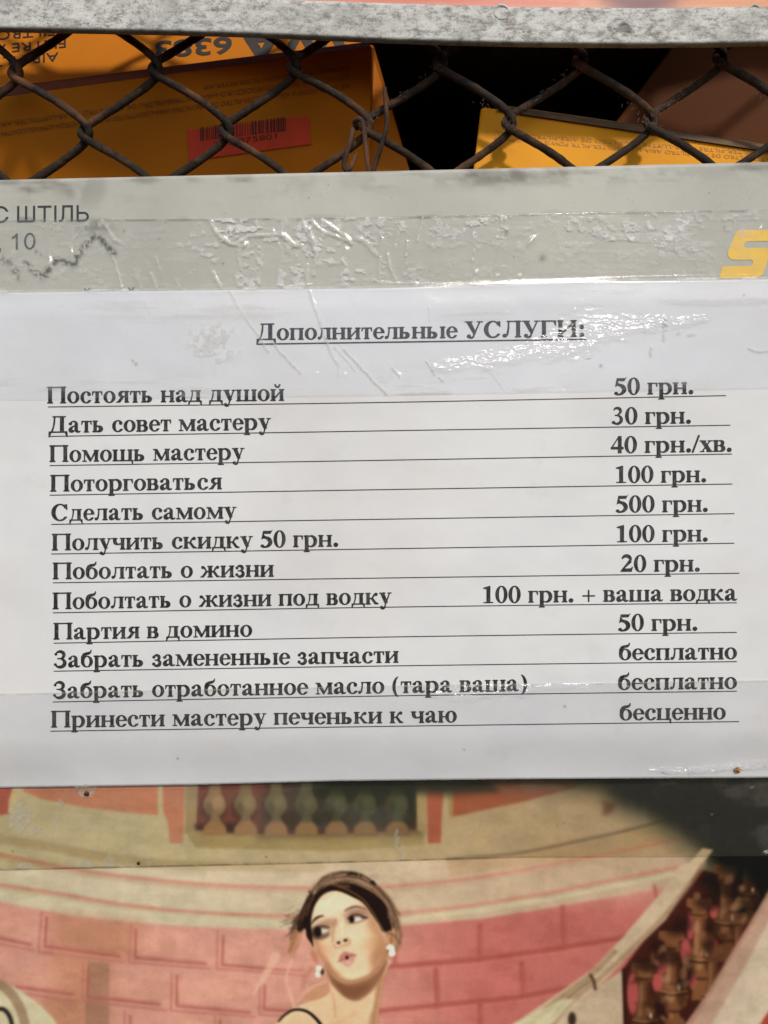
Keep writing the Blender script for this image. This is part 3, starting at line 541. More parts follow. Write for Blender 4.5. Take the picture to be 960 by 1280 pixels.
# ---------------------------------------------------------------- materials
class N:
    def __init__(s, name):
        s.m = bpy.data.materials.new(name); s.m.use_nodes = True; s.t = s.m.node_tree; s.t.nodes.clear()
        s.out = s.n('ShaderNodeOutputMaterial')
    def n(s, typ, **k):
        a = s.t.nodes.new(typ)
        for q, v in k.items(): setattr(a, q, v)
        return a
    def set(s, node, name, v):
        i = node.inputs[name]
        if isinstance(v, bpy.types.NodeSocket): s.t.links.new(v, i)
        else: i.default_value = v
    def attr(s, name): a = s.n('ShaderNodeAttribute', attribute_name=name); return a
    def noise(s, scale, detail=4, rough=.55, vec=None, stretch=None):
        a = s.n('ShaderNodeTexNoise'); a.inputs['Scale'].default_value = scale; a.inputs['Detail'].default_value = detail; a.inputs['Roughness'].default_value = rough
        tc = s.n('ShaderNodeTexCoord')
        mp = s.n('ShaderNodeMapping'); mp.inputs['Scale'].default_value = stretch or (1, 1, 1); s.t.links.new(tc.outputs['Object'], mp.inputs[0]); s.t.links.new(mp.outputs[0], a.inputs['Vector'])
        return a.outputs['Fac']
    def ramp(s, f, stops):
        r = s.n('ShaderNodeValToRGB'); s.t.links.new(f, r.inputs[0]); e = r.color_ramp.elements
        while len(e) > 1: e.remove(e[0])
        e[0].position = stops[0][0]; e[0].color = tuple(stops[0][1]) + (1,)
        for p, c in stops[1:]: x = e.new(p); x.color = tuple(c) + (1,)
        return r.outputs[0]
    def step(s, f, a, b, lo=0., hi=1.):
        m = s.n('ShaderNodeMapRange'); m.inputs['From Min'].default_value = a; m.inputs['From Max'].default_value = b; m.inputs['To Min'].default_value = lo; m.inputs['To Max'].default_value = hi
        s.t.links.new(f, m.inputs['Value']); return m.outputs[0]
    def mix(s, f, a, b, mode='MIX'):
        m = s.n('ShaderNodeMix', data_type='RGBA', blend_type=mode)
        for i, v in ((0, f), (6, a), (7, b)):
            if isinstance(v, bpy.types.NodeSocket): s.t.links.new(v, m.inputs[i])
            else: m.inputs[i].default_value = v if i == 0 else tuple(v) + (1,)
        return m.outputs[2]
    def math(s, op, a, b=0.):
        m = s.n('ShaderNodeMath', operation=op)
        for i, v in ((0, a), (1, b)):
            if isinstance(v, bpy.types.NodeSocket): s.t.links.new(v, m.inputs[i])
            else: m.inputs[i].default_value = v
        return m.outputs[0]
    def bump(s, h, strength=.3, dist=.0005):
        b = s.n('ShaderNodeBump'); b.inputs['Strength'].default_value = strength; b.inputs['Distance'].default_value = dist; s.t.links.new(h, b.inputs['Height']); return b.outputs[0]
    def pbr(s, col, rough=.5, metal=0., normal=None, spec=.5, coat=0.):
        p = s.n('ShaderNodeBsdfPrincipled')
        s.set(p, 'Base Color', col if isinstance(col, bpy.types.NodeSocket) else tuple(col) + (1,)); s.set(p, 'Roughness', rough); s.set(p, 'Metallic', metal)
        s.set(p, 'Specular IOR Level', spec); s.set(p, 'Coat Weight', coat)
        if normal is not None: s.set(p, 'Normal', normal)
        s.t.links.new(p.outputs[0], s.out.inputs[0]); return s.m

def m_print(name, rough=.42, gain=1.0, grain=True, coat=0.0):
    a = N(name); c = a.attr('print').outputs['Color']
    n = a.noise(900, 3); c2 = a.mix(a.step(n, .3, .7, 0, .05), c, (.0, .0, .0))
    return a.pbr(c2 if grain else c, rough, 0, a.bump(a.noise(420, 4), .10, .0004), .25, coat)
def m_paper():
    a = N('office_paper'); n = a.noise(22, 4); c = a.ramp(n, [(.3, (.74, .73, .715)), (.6, (.80, .79, .77)), (.8, (.81, .80, .775))])
    n2 = a.noise(60, 6, .7); c = a.mix(a.step(n2, .60, .78, 0, .3), c, (.56, .53, .49)); c = a.mix(a.step(a.noise(9, 4, .6), .5, .72, 0, .35), c, (.74, .68, .58))
    n3 = a.noise(700, 2); c = a.mix(a.step(n3, .74, .80, 0, .35), c, (.42, .39, .35))
    return a.pbr(c, .55, 0, a.bump(a.noise(90, 5), .25, .0006), .4)
def m_ink():
    a = N('laser_toner'); s1 = a.noise(2600, 2, .6, stretch=(1, 1, .22)); s2 = a.noise(900, 3, .7, stretch=(1.6, 1, .5))
    c = a.mix(a.math('MULTIPLY', a.step(s1, .40, .64), a.step(s2, .38, .60, .1, 1)), (.011, .0105, .011), (.10, .098, .096))
    return a.pbr(c, .45, 0, None, .4)
def m_plain(name, col, rough=.5, n=.12, scale=120, spec=.5, metal=0.):
    a = N(name); f = a.noise(scale, 4); lo = tuple(x*(1-n) for x in col); hi = tuple(min(1, x*(1+n)) for x in col)
    return a.pbr(a.ramp(f, [(.3, lo), (.7, hi)]), rough, metal, a.bump(a.noise(scale*3, 3), .2, .0003), spec)
def m_grey_board():
    a = N('grey_painted_board'); n = a.noise(14, 5, .6); c = a.ramp(n, [(.3, (.44, .435, .375)), (.55, (.515, .505, .435)), (.75, (.57, .555, .475))])
    d = a.noise(40, 6, .75, stretch=(1, 1, 1.6)); c = a.mix(a.step(d, .56, .80, 0, .55), c, (.34, .32, .27))
    sp = a.noise(1300, 2, .5); sk = a.noise(120, 2); c = a.mix(a.math('MULTIPLY', a.step(sp, .70, .76), a.step(sk, .50, .62)), c, (.10, .09, .07))
    c = a.mix(a.attr('dirt').outputs['Fac'], c, (.13, .115, .09))
    return a.pbr(c, .5, 0, a.bump(a.noise(160, 5), .2, .0005), .35)
def m_zinc():
    a = N('weathered_zinc'); n = a.noise(420, 6, .8, stretch=(.55, 1, 1)); st = a.noise(90, 5, .7, stretch=(.12, 1, 1.6)); n2 = a.noise(60, 5, .7); n3 = a.noise(1500, 3, .7)
    c = a.ramp(n, [(.30, (.16, .155, .14)), (.42, (.36, .35, .31)), (.50, (.62, .61, .56)), (.72, (.80, .79, .73))])
    c = a.mix(a.step(n2, .50, .68, 0, .6), c, (.25, .24, .21)); c = a.mix(a.step(st, .52, .72, 0, .6), c, (.34, .33, .29)); c = a.mix(a.math('MULTIPLY', a.step(a.noise(34, 5, .7), .60, .72), a.step(n3, .4, .6)), c, (.19, .10, .05)); c = a.mix(a.math('MULTIPLY', a.step(n3, .56, .64), a.step(n, .2, .62, 1, .3)), c, (.13, .12, .10))
    c = a.mix(a.math('MULTIPLY', a.attr('rim').outputs['Fac'], .55), c, (.14, .14, .12)); c = a.mix(a.attr('dirt').outputs['Fac'], c, (.09, .08, .065))  # rim: shade under the rolled lower edge, put into the colour
    return a.pbr(c, .62, .0, a.bump(n, .5, .0005), .4)
def m_rust():
    a = N('rusty_wire'); n = a.noise(260, 6, .75); n2 = a.noise(60, 3)
    c = a.ramp(n, [(.32, (.015, .010, .007)), (.52, (.034, .021, .013)), (.68, (.085, .044, .022))]); c = a.mix(a.step(n2, .54, .70, 0, .7), c, (.20, .085, .035))
    c = a.mix(a.step(a.noise(45, 3), .48, .62, 0, .35), c, (.055, .042, .032))
    return a.pbr(c, .85, 0, a.bump(n, .9, .0012), .3)
def m_tape(name, bumpd, milk_col):
    a = N(name); milk = a.attr('milk').outputs['Fac']; dirt = a.attr('dirt').outputs['Fac']; spk = a.attr('rough').outputs['Fac']
    h = a.math('ADD', a.math('MULTIPLY', a.noise(260, 5, .65, stretch=(.55, 1, 1.3)), .6), a.math('MULTIPLY', a.noise(1100, 4, .7, stretch=(.45, 1, 1.4)), .34))
    b = a.n('ShaderNodeBump'); b.inputs['Distance'].default_value = bumpd; a.t.links.new(h, b.inputs['Height']); a.t.links.new(a.math('ADD', a.math('MULTIPLY', spk, .75), .03), b.inputs['Strength'])
    tr = a.n('ShaderNodeBsdfTransparent'); a.t.links.new(a.attr('tint').outputs['Color'], tr.inputs['Color'])
    df = a.n('ShaderNodeBsdfDiffuse'); a.set(df, 'Color', a.mix(a.step(a.noise(500, 4, .7), .35, .65), milk_col, tuple(x*.8 for x in milk_col)))
    dd = a.n('ShaderNodeBsdfDiffuse'); a.set(dd, 'Color', (.10, .09, .072, 1))
    gl = a.n('ShaderNodeBsdfGlossy'); a.set(gl, 'Roughness', .08); a.t.links.new(b.outputs[0], gl.inputs['Normal'])
    ge = a.n('ShaderNodeNewGeometry'); dt = a.n('ShaderNodeVectorMath', operation='DOT_PRODUCT'); a.t.links.new(ge.outputs['Incoming'], dt.inputs[0]); a.t.links.new(ge.outputs['Normal'], dt.inputs[1])
    fz = a.math('ADD', a.math('MULTIPLY', a.math('POWER', a.math('SUBTRACT', 1., a.math('ABSOLUTE', dt.outputs['Value'])), 5.), .955), .045)
    m1 = a.n('ShaderNodeMixShader'); a.t.links.new(a.math('MULTIPLY', milk, a.step(a.noise(900, 4, .7), .25, .6, .55, 1.)), m1.inputs[0]); a.t.links.new(tr.outputs[0], m1.inputs[1]); a.t.links.new(df.outputs[0], m1.inputs[2])
    m2 = a.n('ShaderNodeMixShader'); a.t.links.new(dirt, m2.inputs[0]); a.t.links.new(m1.outputs[0], m2.inputs[1]); a.t.links.new(dd.outputs[0], m2.inputs[2])
    m3 = a.n('ShaderNodeMixShader'); a.t.links.new(fz, m3.inputs[0]); a.t.links.new(m2.outputs[0], m3.inputs[1])
    g2 = a.n('ShaderNodeBsdfGlossy'); a.set(g2, 'Roughness', .24); a.t.links.new(b.outputs[0], g2.inputs['Normal']); mg = a.n('ShaderNodeMixShader'); a.set(mg, 0, .5); a.t.links.new(gl.outputs[0], mg.inputs[1]); a.t.links.new(g2.outputs[0], mg.inputs[2]); a.t.links.new(mg.outputs[0], m3.inputs[2])
    a.t.links.new(m3.outputs[0], a.out.inputs[0]); return a.m

# ---------------------------------------------------------------- letters as meshes
def field_mesh(f, iso):
    """marching squares with filled cells; returns V (n,2) in em units and faces by size"""
    f = f - iso; V = []; K = {}; T3 = []; T4 = []
    H, W_ = f.shape; ins = f < 0
    def vid(key, x, y):
        if key not in K: K[key] = len(V); V.append((x, y))
        return K[key]
    def cut(i0, j0, i1, j1):
        a, b = f[j0, i0], f[j1, i1]; t = a/(a - b); k = ('e',) + tuple(sorted(((i0, j0), (i1, j1))))
        return vid(k, GXS[i0] + (GXS[i1]-GXS[i0])*t, GYS[j0] + (GYS[j1]-GYS[j0])*t)
    for j in range(H - 1):
        i = 0
        while i < W_ - 1:
            c = (ins[j, i], ins[j, i+1], ins[j+1, i+1], ins[j+1, i])
            if all(c):
                k = i
                while k < W_ - 1 and ins[j, k] and ins[j, k+1] and ins[j+1, k] and ins[j+1, k+1]: k += 1
                T4.append([vid((a, b), GXS[a], GYS[b]) for a, b in ((i, j), (k, j), (k, j+1), (i, j+1))]); i = k; continue
            if any(c):
                cs = ((i, j), (i+1, j), (i+1, j+1), (i, j+1)); pl_ = []
                for q in range(4):
                    a, b = cs[q], cs[(q+1) % 4]
                    if ins[a[1], a[0]]: pl_.append(vid(a, GXS[a[0]], GYS[a[1]]))
                    if ins[a[1], a[0]] != ins[b[1], b[0]]: pl_.append(cut(a[0], a[1], b[0], b[1]))
                for q in range(1, len(pl_) - 1): T3.append([pl_[0], pl_[q], pl_[q+1]])
            i += 1
    return np.array(V), np.array(T3).reshape(-1, 3), np.array(T4).reshape(-1, 4)
_glyphs = glyphs(); _gm = {}
def glyph(c):
    if c not in _gm: _gm[c] = field_mesh(_glyphs[c].f, 1.0 if c[0] == '_' else 8.0)
    return _gm[c]
def set_text(name, text, x0, x1, yb0, yb1, em, depthf, mat, parent, pre=''):
    """one printed run of words from (x0,yb0) to (x1,yb1) baseline, em in sheet units"""
    adv = sum(260 if c == ' ' else _glyphs[pre + c].adv for c in text) - 50
    kx = (x1 - x0)/adv; ky = em/1000.0; x = -25.0; Vs = []; F3 = []; F4 = []; b = 0
    for c in text:
        if c == ' ': x += 260; continue
        v, t3, t4 = glyph(pre + c); px = x0 + (x + v[:, 0])*kx; jit = random.uniform(-.12, .12)
        py = yb0 + (yb1 - yb0)*(px - x0)/(x1 - x0) - v[:, 1]*ky + jit
        Vs.append(np.stack([px, py], -1)); F3.append(t3 + b); F4.append(t4 + b); b += len(v); x += _glyphs[pre + c].adv
    q = np.vstack(Vs); X = q[:, 0]; Y = q[:, 1]
    V = PV(X, Y, depthf(X, Y) - .00010)
    F3 = np.vstack(F3)[:, ::1]; F4 = np.vstack(F4)
    return link(name, np_mesh(name, V, [F3, F4], False), mat, parent)
def flat_strip(name, pts, wd, depthf, off, mat, parent, n=280):
    """a thin printed rule along a polyline (sheet units)"""
    q = np.array([np.array(spline(pts, 90))]).reshape(-1, 2) if len(pts) > 2 else np.array([np.array(pts[0])*(1-t) + np.array(pts[1])*t for t in np.linspace(0, 1, n)], float)
    t = np.gradient(q, axis=0); t /= np.linalg.norm(t, axis=1)[:, None]; nn = np.stack([-t[:, 1], t[:, 0]], -1)
    A = q - nn*wd/2; B = q + nn*wd/2; qq = np.vstack([A, B]); X, Y = qq[:, 0], qq[:, 1]; m = len(q); i = np.arange(m-1)
    V = PV(X, Y, depthf(X, Y) - off)
    return link(name, np_mesh(name, V, [np.stack([i, i+m, i+m+1, i+1], -1)], False), mat, parent)
def sans(name, text, mapf, mat, parent, size=1.0, shear=0.0, bold=0.0, space=1.0):
    """a printed word in the built-in sans face; mapf((x, y) em units) -> metres"""
    cu = bpy.data.curves.new(name, 'FONT'); cu.body = text; cu.size = size; cu.shear = shear; cu.offset = bold; cu.space_character = space; cu.resolution_u = 5
    o = bpy.data.objects.new(name, cu); COL.objects.link(o); dg = bpy.context.evaluated_depsgraph_get(); me = bpy.data.meshes.new_from_object(o.evaluated_get(dg))
    bpy.data.objects.remove(o); bpy.data.curves.remove(cu)
    n = len(me.vertices); co = np.empty(n*3, np.float32); me.vertices.foreach_get('co', co); co = co.reshape(-1, 3)
    wdt = co[:, 0].max() if n else 1
    out = np.array([mapf(float(a), float(b), float(wdt)) for a, b, _ in co], np.float32); me.vertices.foreach_set('co', out.ravel()); me.update()
    me.name = name; me.materials.clear(); return link(name, me, mat, parent)
# ================================================================ the sheets: where each surface lies
def yl(xs, ys): return lambda X: np.interp(X, xs, ys)
paper_top = yl([-60, 0, 240, 480, 540, 630, 760, 960, 1020], [366.5, 366, 363, 360, 358.5, 355, 351.5, 349, 348.5])
paper_bot = yl([-60, 0, 250, 420, 560, 650, 960, 1020], [986, 985, 981, 976.5, 975, 974, 972.3, 972])
board_top = yl([-60, 0, 480, 960, 1020], [226.5, 225, 214, 202.6, 201.5])
tapeA_top = yl([-60, 0, 120, 240, 480, 600, 740, 960, 1020], [275.5, 274.5, 274, 273.5, 271, 268.5, 265, 261.5, 260])
tapeA_bot = yl([-60, 0, 480, 960, 1020], [502, 500, 494, 485, 484])
tapeB_top = yl([-60, 0, 120, 480, 960, 1020], [868, 867, 864, 857, 850, 849])
tapeB_bot = yl([-60, 0, 220, 420, 650, 960, 1020], [1089, 1088, 1083.2, 1078.6, 1072, 1070.5, 1070])
BOARD_D = -0.0012
def poster_d(X, Y): return -.0004 - .0004*fbm(X/260, Y/200, 71, 3)
def paper_d(X, Y):
    tb = paper_bot(X) - Y; tt = Y - paper_top(X)
    B = sstep(-4, 62, tb)*(1 - .85*sstep(85, 400, tb)); T = sstep(-2, 30, tt)*(1 - .8*sstep(40, 170, tt))
    und = .0030*(fbm(X/330, Y/300, 11, 2) - .5) + .0006*(fbm(X/110, Y/70, 12, 3) - .5)
    return -.0021 - .0019*B - .0006*T + und + .0007*sstep(120, -60, X)

# ---------------------------------------------------------------- wrinkles pressed into the upper tape
RIDGES = [([(127, 275), (133, 285), (140, 297), (150, 303)], 3.2, .8), ([(141, 320), (146, 336), (152, 360)], 2.8, .9), ([(111, 276), (100, 290), (92, 297), (90, 315)], 2.6, .6),
    ([(195, 322), (199, 337)], 2.6, .7), ([(188, 342), (192, 350), (195, 362)], 2.8, .9), ([(220, 350), (226, 362)], 2.6, .6), ([(170, 345), (176, 360)], 2.4, .6),
    ([(263, 276), (268, 288), (278, 297), (292, 305), (304, 299), (313, 294), (332, 293), (348, 293), (358, 298), (366, 305), (376, 306)], 3.2, 1.),
    ([(355, 276), (353, 286), (351, 292)], 4, .9), ([(378, 275), (384, 290), (392, 308), (395, 320), (392, 342)], 3.0, .9), ([(386, 285), (392, 300), (397, 318)], 2.4, .8), ([(383, 332), (384, 358)], 3, .7),
    ([(389, 277), (402, 288), (416, 294), (430, 299), (440, 304)], 2.6, .9), ([(401, 275), (420, 287), (438, 300)], 2.4, .8), ([(444, 297), (452, 299), (460, 306), (471, 318)], 3.6, .8),
    ([(308, 303), (299, 312), (298, 322), (301, 336)], 3, .8), ([(266, 340), (271, 350), (278, 361)], 3.4, .9), ([(295, 346), (299, 356), (312, 361), (350, 361)], 3, .8),
    ([(477, 298), (475, 322), (474, 346)], 2.6, .6), ([(484, 318), (488, 334), (493, 348)], 3, .8), ([(528, 272), (525, 287), (522, 300)], 1.8, .8), ([(499, 288), (495, 302)], 1.6, .7), ([(509, 302), (508, 320)], 1.8, .7),
    ([(632, 272), (630, 290), (624, 320), (618, 336)], 1.6, .6), ([(593, 313), (591, 326)], 2, .7), ([(667, 296), (660, 306)], 2.6, .8), ([(404, 330), (430, 330), (436, 345)], 3, .5), ([(418, 352), (440, 350), (500, 354), (520, 355)], 2.4, .5),
    ([(283, 284), (300, 292), (322, 284), (340, 288)], 2, .5), ([(290, 279), (312, 276), (330, 280)], 2, .45), ([(345, 302), (352, 312), (350, 325)], 1.8, .4), ([(320, 312), (328, 320)], 1.8, .4)]
CREASES = [([(287, 363), (296, 380), (310, 401), (322, 418), (335, 439)], 2.3, .55), ([(341, 426), (352, 441), (366, 456), (376, 466)], 2.0, .6), ([(386, 362), (393, 384), (402, 408), (409, 428), (416, 444), (423, 456)], 2.6, .6),
    ([(430, 436), (441, 447), (452, 459), (466, 474), (483, 492)], 2.2, .75), ([(418, 433), (432, 448), (444, 462)], 1.8, .45), ([(422, 458), (423, 470)], 1.6, .3), ([(490, 458), (500, 471)], 1.4, .8), ([(533, 451), (544, 467)], 1.4, .8),
    ([(549, 471), (554, 477)], 1.4, .8), ([(606, 458), (620, 472), (630, 486)], 1.3, .45), ([(536, 384), (537, 402)], 1.4, .35), ([(833, 398), (832, 411)], 3, .8), ([(831, 417), (830, 424)], 3, .8), ([(815, 434), (814, 443)], 3, .8), ([(937, 434), (948, 439), (962, 438)], 2.4, .6),
    ([(180, 378), (188, 392)], 1.6, .4), ([(868, 417), (862, 419)], 3, .7), ([(850, 414), (848, 416)], 2.4, .7)]
GLINTS = [(64, 322, 3.2, 11, 20), (90, 313, 2, 7, 5), (308, 304, 3, 4, 40), (434, 309, 3, 4, 0), (391, 341, 2, 4, 15), (495, 305, 1.4, 5, 15), (508, 321, 1.4, 5, 10), (522, 297, 1.4, 5, 15), (591, 324, 1.6, 4, 15), (596, 338, 1.6, 4, 30), (622, 343, 1.6, 3, 30),
    (650, 343, 1.6, 3, 10), (665, 298, 2, 5, 35), (397, 465, 2, 2, 0), (432, 466, 2, 3, 10), (500, 466, 1.4, 3, -40), (667, 455, 1.4, 2, 0), (705, 487, 1.4, 3, 0), (748, 489, 1.4, 2, 0), (878, 262, 0, 0, 0), (951, 283, 1.8, 3, 0), (634, 389, 1.4, 2, 0), (843, 345, 1.2, 2, 0)]
def sun_tilt(px, py):
    v = Vector((-(px-480)*S, -DIST, -(640-py)*S)).normalized(); h = v + SUN_DIR; return h.x/(-h.y), h.z/(-h.y)
def facets(X, Y, lst):
    """small facets of tape that lie at the angle where they catch the sun"""
    D = np.zeros(X.shape)
    for x, y, rx, ry, rot in lst:
        if rx == 0: continue
        mx, mz = sun_tilt(x, y); a = math.radians(rot); dx, dy = X - x, Y - y; m = (np.abs(dx) < 30) & (np.abs(dy) < 30)
        u = (dx*math.cos(a) + dy*math.sin(a))/(rx*1.5); v = (-dx*math.sin(a) + dy*math.cos(a))/(ry*1.5)
        D += np.where(m, (mx*dx - mz*dy)*S*np.exp(-(u*u + v*v)**1.5), 0)
    return D
def band(X, Y, pts, gain=1.0):
    """a shallow slope in the tape along a line, with the width given per point; returns depth change and a mask"""
    q = spline(pts, 8); d, wd, sg = line_dist(X, Y, q); mid = q[len(q)//2]; mx, mz = sun_tilt(mid[0], mid[1])
    wob = (fbm(X/16, Y/6, 41, 4) - .5)*1.4
    sd = d*sg; t = sd/np.maximum(wd*1.3, .5) + wob*.8; e = np.exp(-(np.abs(t))**4); L = 8.0
    f = np.mod(Y/L + .9*vnoise(X/34, Y/60, 43) + 1.1*vnoise(X/11, Y/9, 46) + .45*vnoise(X/4.5, Y/5, 44), 1.0); saw = np.where(f < .84, f/.84, (1 - f)/.16); nn = .85 + .4*vnoise(X/9, Y/5, 47)
    return -(mz*gain*S*L*.84)*saw*e*nn - .0001*e - .5*mz*sd*S*e, e
def tape_common(X, Y, ridges, amp):
    D = np.zeros(X.shape); M = np.zeros(X.shape)
    for pts, wd, al in ridges:
        q = spline(pts, 5); bb = (q[:, 0].min() - 14, q[:, 0].max() + 14, q[:, 1].min() - 14, q[:, 1].max() + 14)
        m = (X > bb[0]) & (X < bb[1]) & (Y > bb[2]) & (Y < bb[3])
        if not m.any(): continue
        x, y = X[m], Y[m]; d, _, _ = line_dist(x + 1.6*(vnoise(x/7, y/7, 3) - .5), y + 1.6*(vnoise(x/7, y/7, 4) - .5), q)
        e = np.exp(-(d/wd)**2)*al; D[m] -= amp*e*(.6 + .8*vnoise(x/6, y/6, 8)); M[m] = np.maximum(M[m], np.exp(-(d/(wd*.85))**4)*al)
    return D, M

# ================================================================ structure: cupboard behind the wire, backing board
M_DARK = m_plain('dark_cupboard_lining', (.05, .04, .03), .9, .3, 30)
def room_box(name, x0, x1, y0, y1, d0, d1, th, mat):
    """an open-fronted box of boards (four sides and a back), each board with its thickness"""
    V = []; F = []
    def cub(a, b):
        i = len(V)
        for z in (a[2], b[2]):
            for y in (a[1], b[1]):
                for x in (a[0], b[0]): V.append((x, y, z))
        F.extend([(i, i+1, i+3, i+2), (i+4, i+6, i+7, i+5), (i, i+4, i+5, i+1), (i+2, i+3, i+7, i+6), (i, i+2, i+6, i+4), (i+1, i+5, i+7, i+3)])
    X0, _, Z1 = P(x0, y0); X1, _, Z0 = P(x1, y1)
    cub((X0-th, d1, Z0-th), (X1+th, d1+th, Z1+th)); cub((X0-th, d0, Z0), (X0, d1-.0002, Z1)); cub((X1, d0, Z0), (X1+th, d1-.0002, Z1)); cub((X0-th, d0, Z1+.0002), (X1+th, d1-.0002, Z1+th)); cub((X0-th, d0, Z0-th), (X1+th, d1-.0002, Z0-.0002))
    o = link(name, np_mesh(name, V, [np.array(F)], False), mat); tag(o, kind='structure'); return o
room_box('cupboard_wall', -150, 1110, -110, 420, .0125, .27, .006, M_DARK)
def slab(name, x0, y0, x1, y1, d0, d1, mat, kind=None, parent=None, bev=.0004):
    a = P(x0, y1); b = P(x1, y0); V = [(x, y, z) for z in (a[2], b[2]) for y in (d0, d1) for x in (a[0], b[0])]
    F = [(0, 1, 5, 4), (2, 6, 7, 3), (0, 2, 3, 1), (4, 5, 7, 6), (0, 4, 6, 2), (1, 3, 7, 5)]
    o = link(name, np_mesh(name, V, [np.array(F)], False), mat, parent)
    if bev: mm = o.modifiers.new('edge', 'BEVEL'); mm.width = bev; mm.segments = 2
    if kind: tag(o, kind=kind)
    return o
slab('backing_board_wall', -60, 545, 1020, 1345, .0021, .009, m_plain('raw_backing_board', (.30, .24, .17), .8), 'structure')

# ================================================================ cartons behind the wire
class Face:
    """a plane through three points given as sheet position and depth"""
    def __init__(s, a, b, c):
        A = np.array([[p[0], p[1], 1] for p in (a, b, c)], float); s.k = np.linalg.solve(A, [1/(DIST + p[2]) for p in (a, b, c)])
    def depth(s, x, y): return 1/(s.k[0]*x + s.k[1]*y + s.k[2]) - DIST
    def pt(s, x, y, off=0.): return P(x, y, s.depth(x, y) - off)
def carton(label, face, quad, back, bd, mat, group='filter cartons stacked behind the wire mesh'):
    """front quad on a face (sheet units, clockwise from top left) and back quad at depth bd"""
    c = face.pt(*quad[3]); root = empty('filter_carton', c); tag(root, label, 'carton', group)
    V = [face.pt(*q) for q in quad] + [P(q[0], q[1], bd) for q in back]
    F = [(0, 3, 2, 1), (4, 5, 6, 7), (0, 1, 5, 4), (1, 2, 6, 5), (2, 3, 7, 6), (3, 0, 4, 7)]
    o = link('carton_body', np_mesh('carton_body', V, [np.array(F)], False), mat, root)
    mm = o.modifiers.new('edge', 'BEVEL'); mm.width = .0009; mm.segments = 3; return root
def m_card(name, col, worn=.35):
    a = N(name); n = a.noise(18, 4); c = a.ramp(n, [(.3, tuple(x*.86 for x in col)), (.7, tuple(min(1, x*1.06) for x in col))])
    c = a.mix(a.step(a.noise(75, 6, .75), .58, .8, 0, worn), c, (col[0]*.62, col[1]*.62 + .02, col[2] + .02)); return a.pbr(c, .6, 0, a.bump(a.noise(120, 4), .15, .0006), .12)
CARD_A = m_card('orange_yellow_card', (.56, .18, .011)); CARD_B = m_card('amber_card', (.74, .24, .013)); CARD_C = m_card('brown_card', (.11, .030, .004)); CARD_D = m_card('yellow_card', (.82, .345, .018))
INK_BOX = m_plain('carton_print_black', (.022, .016, .012), .5); INK_FADE = m_plain('carton_print_faded', (.24, .085, .016), .6); INK_FADE2 = m_plain('carton_print_pale', (.50, .21, .025), .6)
def turned(face, x1, yb1, x0, yb0, em, off=.00025):
    """text upside down: it starts at x1 and runs to the left to x0; yb are the positions of its (turned) baseline"""
    def f(u, v, wdt):
        t = u/wdt; x = x1 + (x0 - x1)*t; y = yb1 + (yb0 - yb1)*t + v*em; return face.pt(x, y, off)
    return f
def upright(face, x0, yb0, x1, yb1, em, off=.00025):
    def f(u, v, wdt):
        t = u/wdt; return face.pt(x0 + (x1 - x0)*t, yb0 + (yb1 - yb0)*t - v*em, off)
    return f
# upper carton
fA = Face((-60, 116, .029), (462, 50, .031), (200, -90, .046))
cA = carton('orange carton printed upside down with large dark figures, just above the red sticker carton', fA, [(-60, -95), (468, -95), (463, 54), (-60, 123)], [(-50, -90), (470, -90), (470, 52), (-50, 112)], .13, CARD_B)
sans('printed_heading', 'AIR FILTER', turned(fA, 73, 65, -36, 75, 16), INK_BOX, cA)
sans('printed_heading', 'FILTRE A AIR', turned(fA, 84, 48, -52, 60, 16), INK_BOX, cA)
sans('printed_heading', 'FILTRO DE AIRE', turned(fA, 70, 33, -95, 46, 16), INK_BOX, cA)
sans('printed_number', '6383', turned(fA, 291, 46, 194, 52, 29), INK_BOX, cA, bold=.022)
sans('printed_letters', 'WA', turned(fA, 436, 30, 296, 36, 56), INK_BOX, cA, bold=.03)
# lower carton, leaning its face down
fB = Face((-60, 127, .0165), (463, 56, .0165), (200, 330, .050))
cB = carton('large orange carton bearing a red barcode sticker under the rust brown mesh', fB, [(-60, 127.5), (463, 57), (462, 330), (-60, 330)], [(-52, 121), (467, 56), (548, 330), (-50, 330)], .040, CARD_A)
link('carton_edge', np_mesh('carton_edge', [P(-60, 116.5, .0195), P(462, 52, .0195), fB.pt(463, 58.5, .0001), fB.pt(-60, 129, .0001)], [np.array([(0, 3, 2, 1)])], False), m_plain('dark_red_card_edge', (.17, .045, .014), .7), cB)
MT = 'AIR FILTER-FILTRE A AIR-LUFTFILTER-FILTRO DE AIRE-FILTRO ARIA-LUCHTFILTER-FILTR POWIETRZA-ILMANSUODATIN-LUFTFILTER-VZDUCHOVY FILTR'
sans('printed_small_text', MT, turned(fB, 438, 104.5, -120, 181, 8.6), INK_FADE, cB)
sans('printed_small_text', 'VZDUCHOVY FILTER-LEVEGOSZURO-HAVA FILTRESI-FILTRU DE AER-FILTRO DE AR-LUFTFILTER-AIR FILTER-FILTRE A AIR', turned(fB, 438, 93, -90, 165, 8.4), INK_FADE, cB)
sans('printed_small_text', 'VAZDUSNI FILTER-ZRACNI FILTER-FILTER AIR', turned(fB, 437, 82, 254, 107, 7.6), INK_FADE, cB)
RED = m_plain('fluorescent_red_sticker', (.70, .060, .022), .5, .08); BAR = m_plain('barcode_print', (.10, .018, .012), .6)
st_q = [(234, 163), (386, 145), (389, 180), (236, 201)]
def quadmesh(name, face, q, off, th, mat, parent):
    V = [face.pt(a, b, off) for a, b in q] + [face.pt(a, b, off - th) for a, b in q]
    return link(name, np_mesh(name, V, [np.array([(0, 3, 2, 1), (4, 5, 6, 7), (0, 1, 5, 4), (1, 2, 6, 5), (2, 3, 7, 6), (3, 0, 4, 7)])], False), mat, parent)
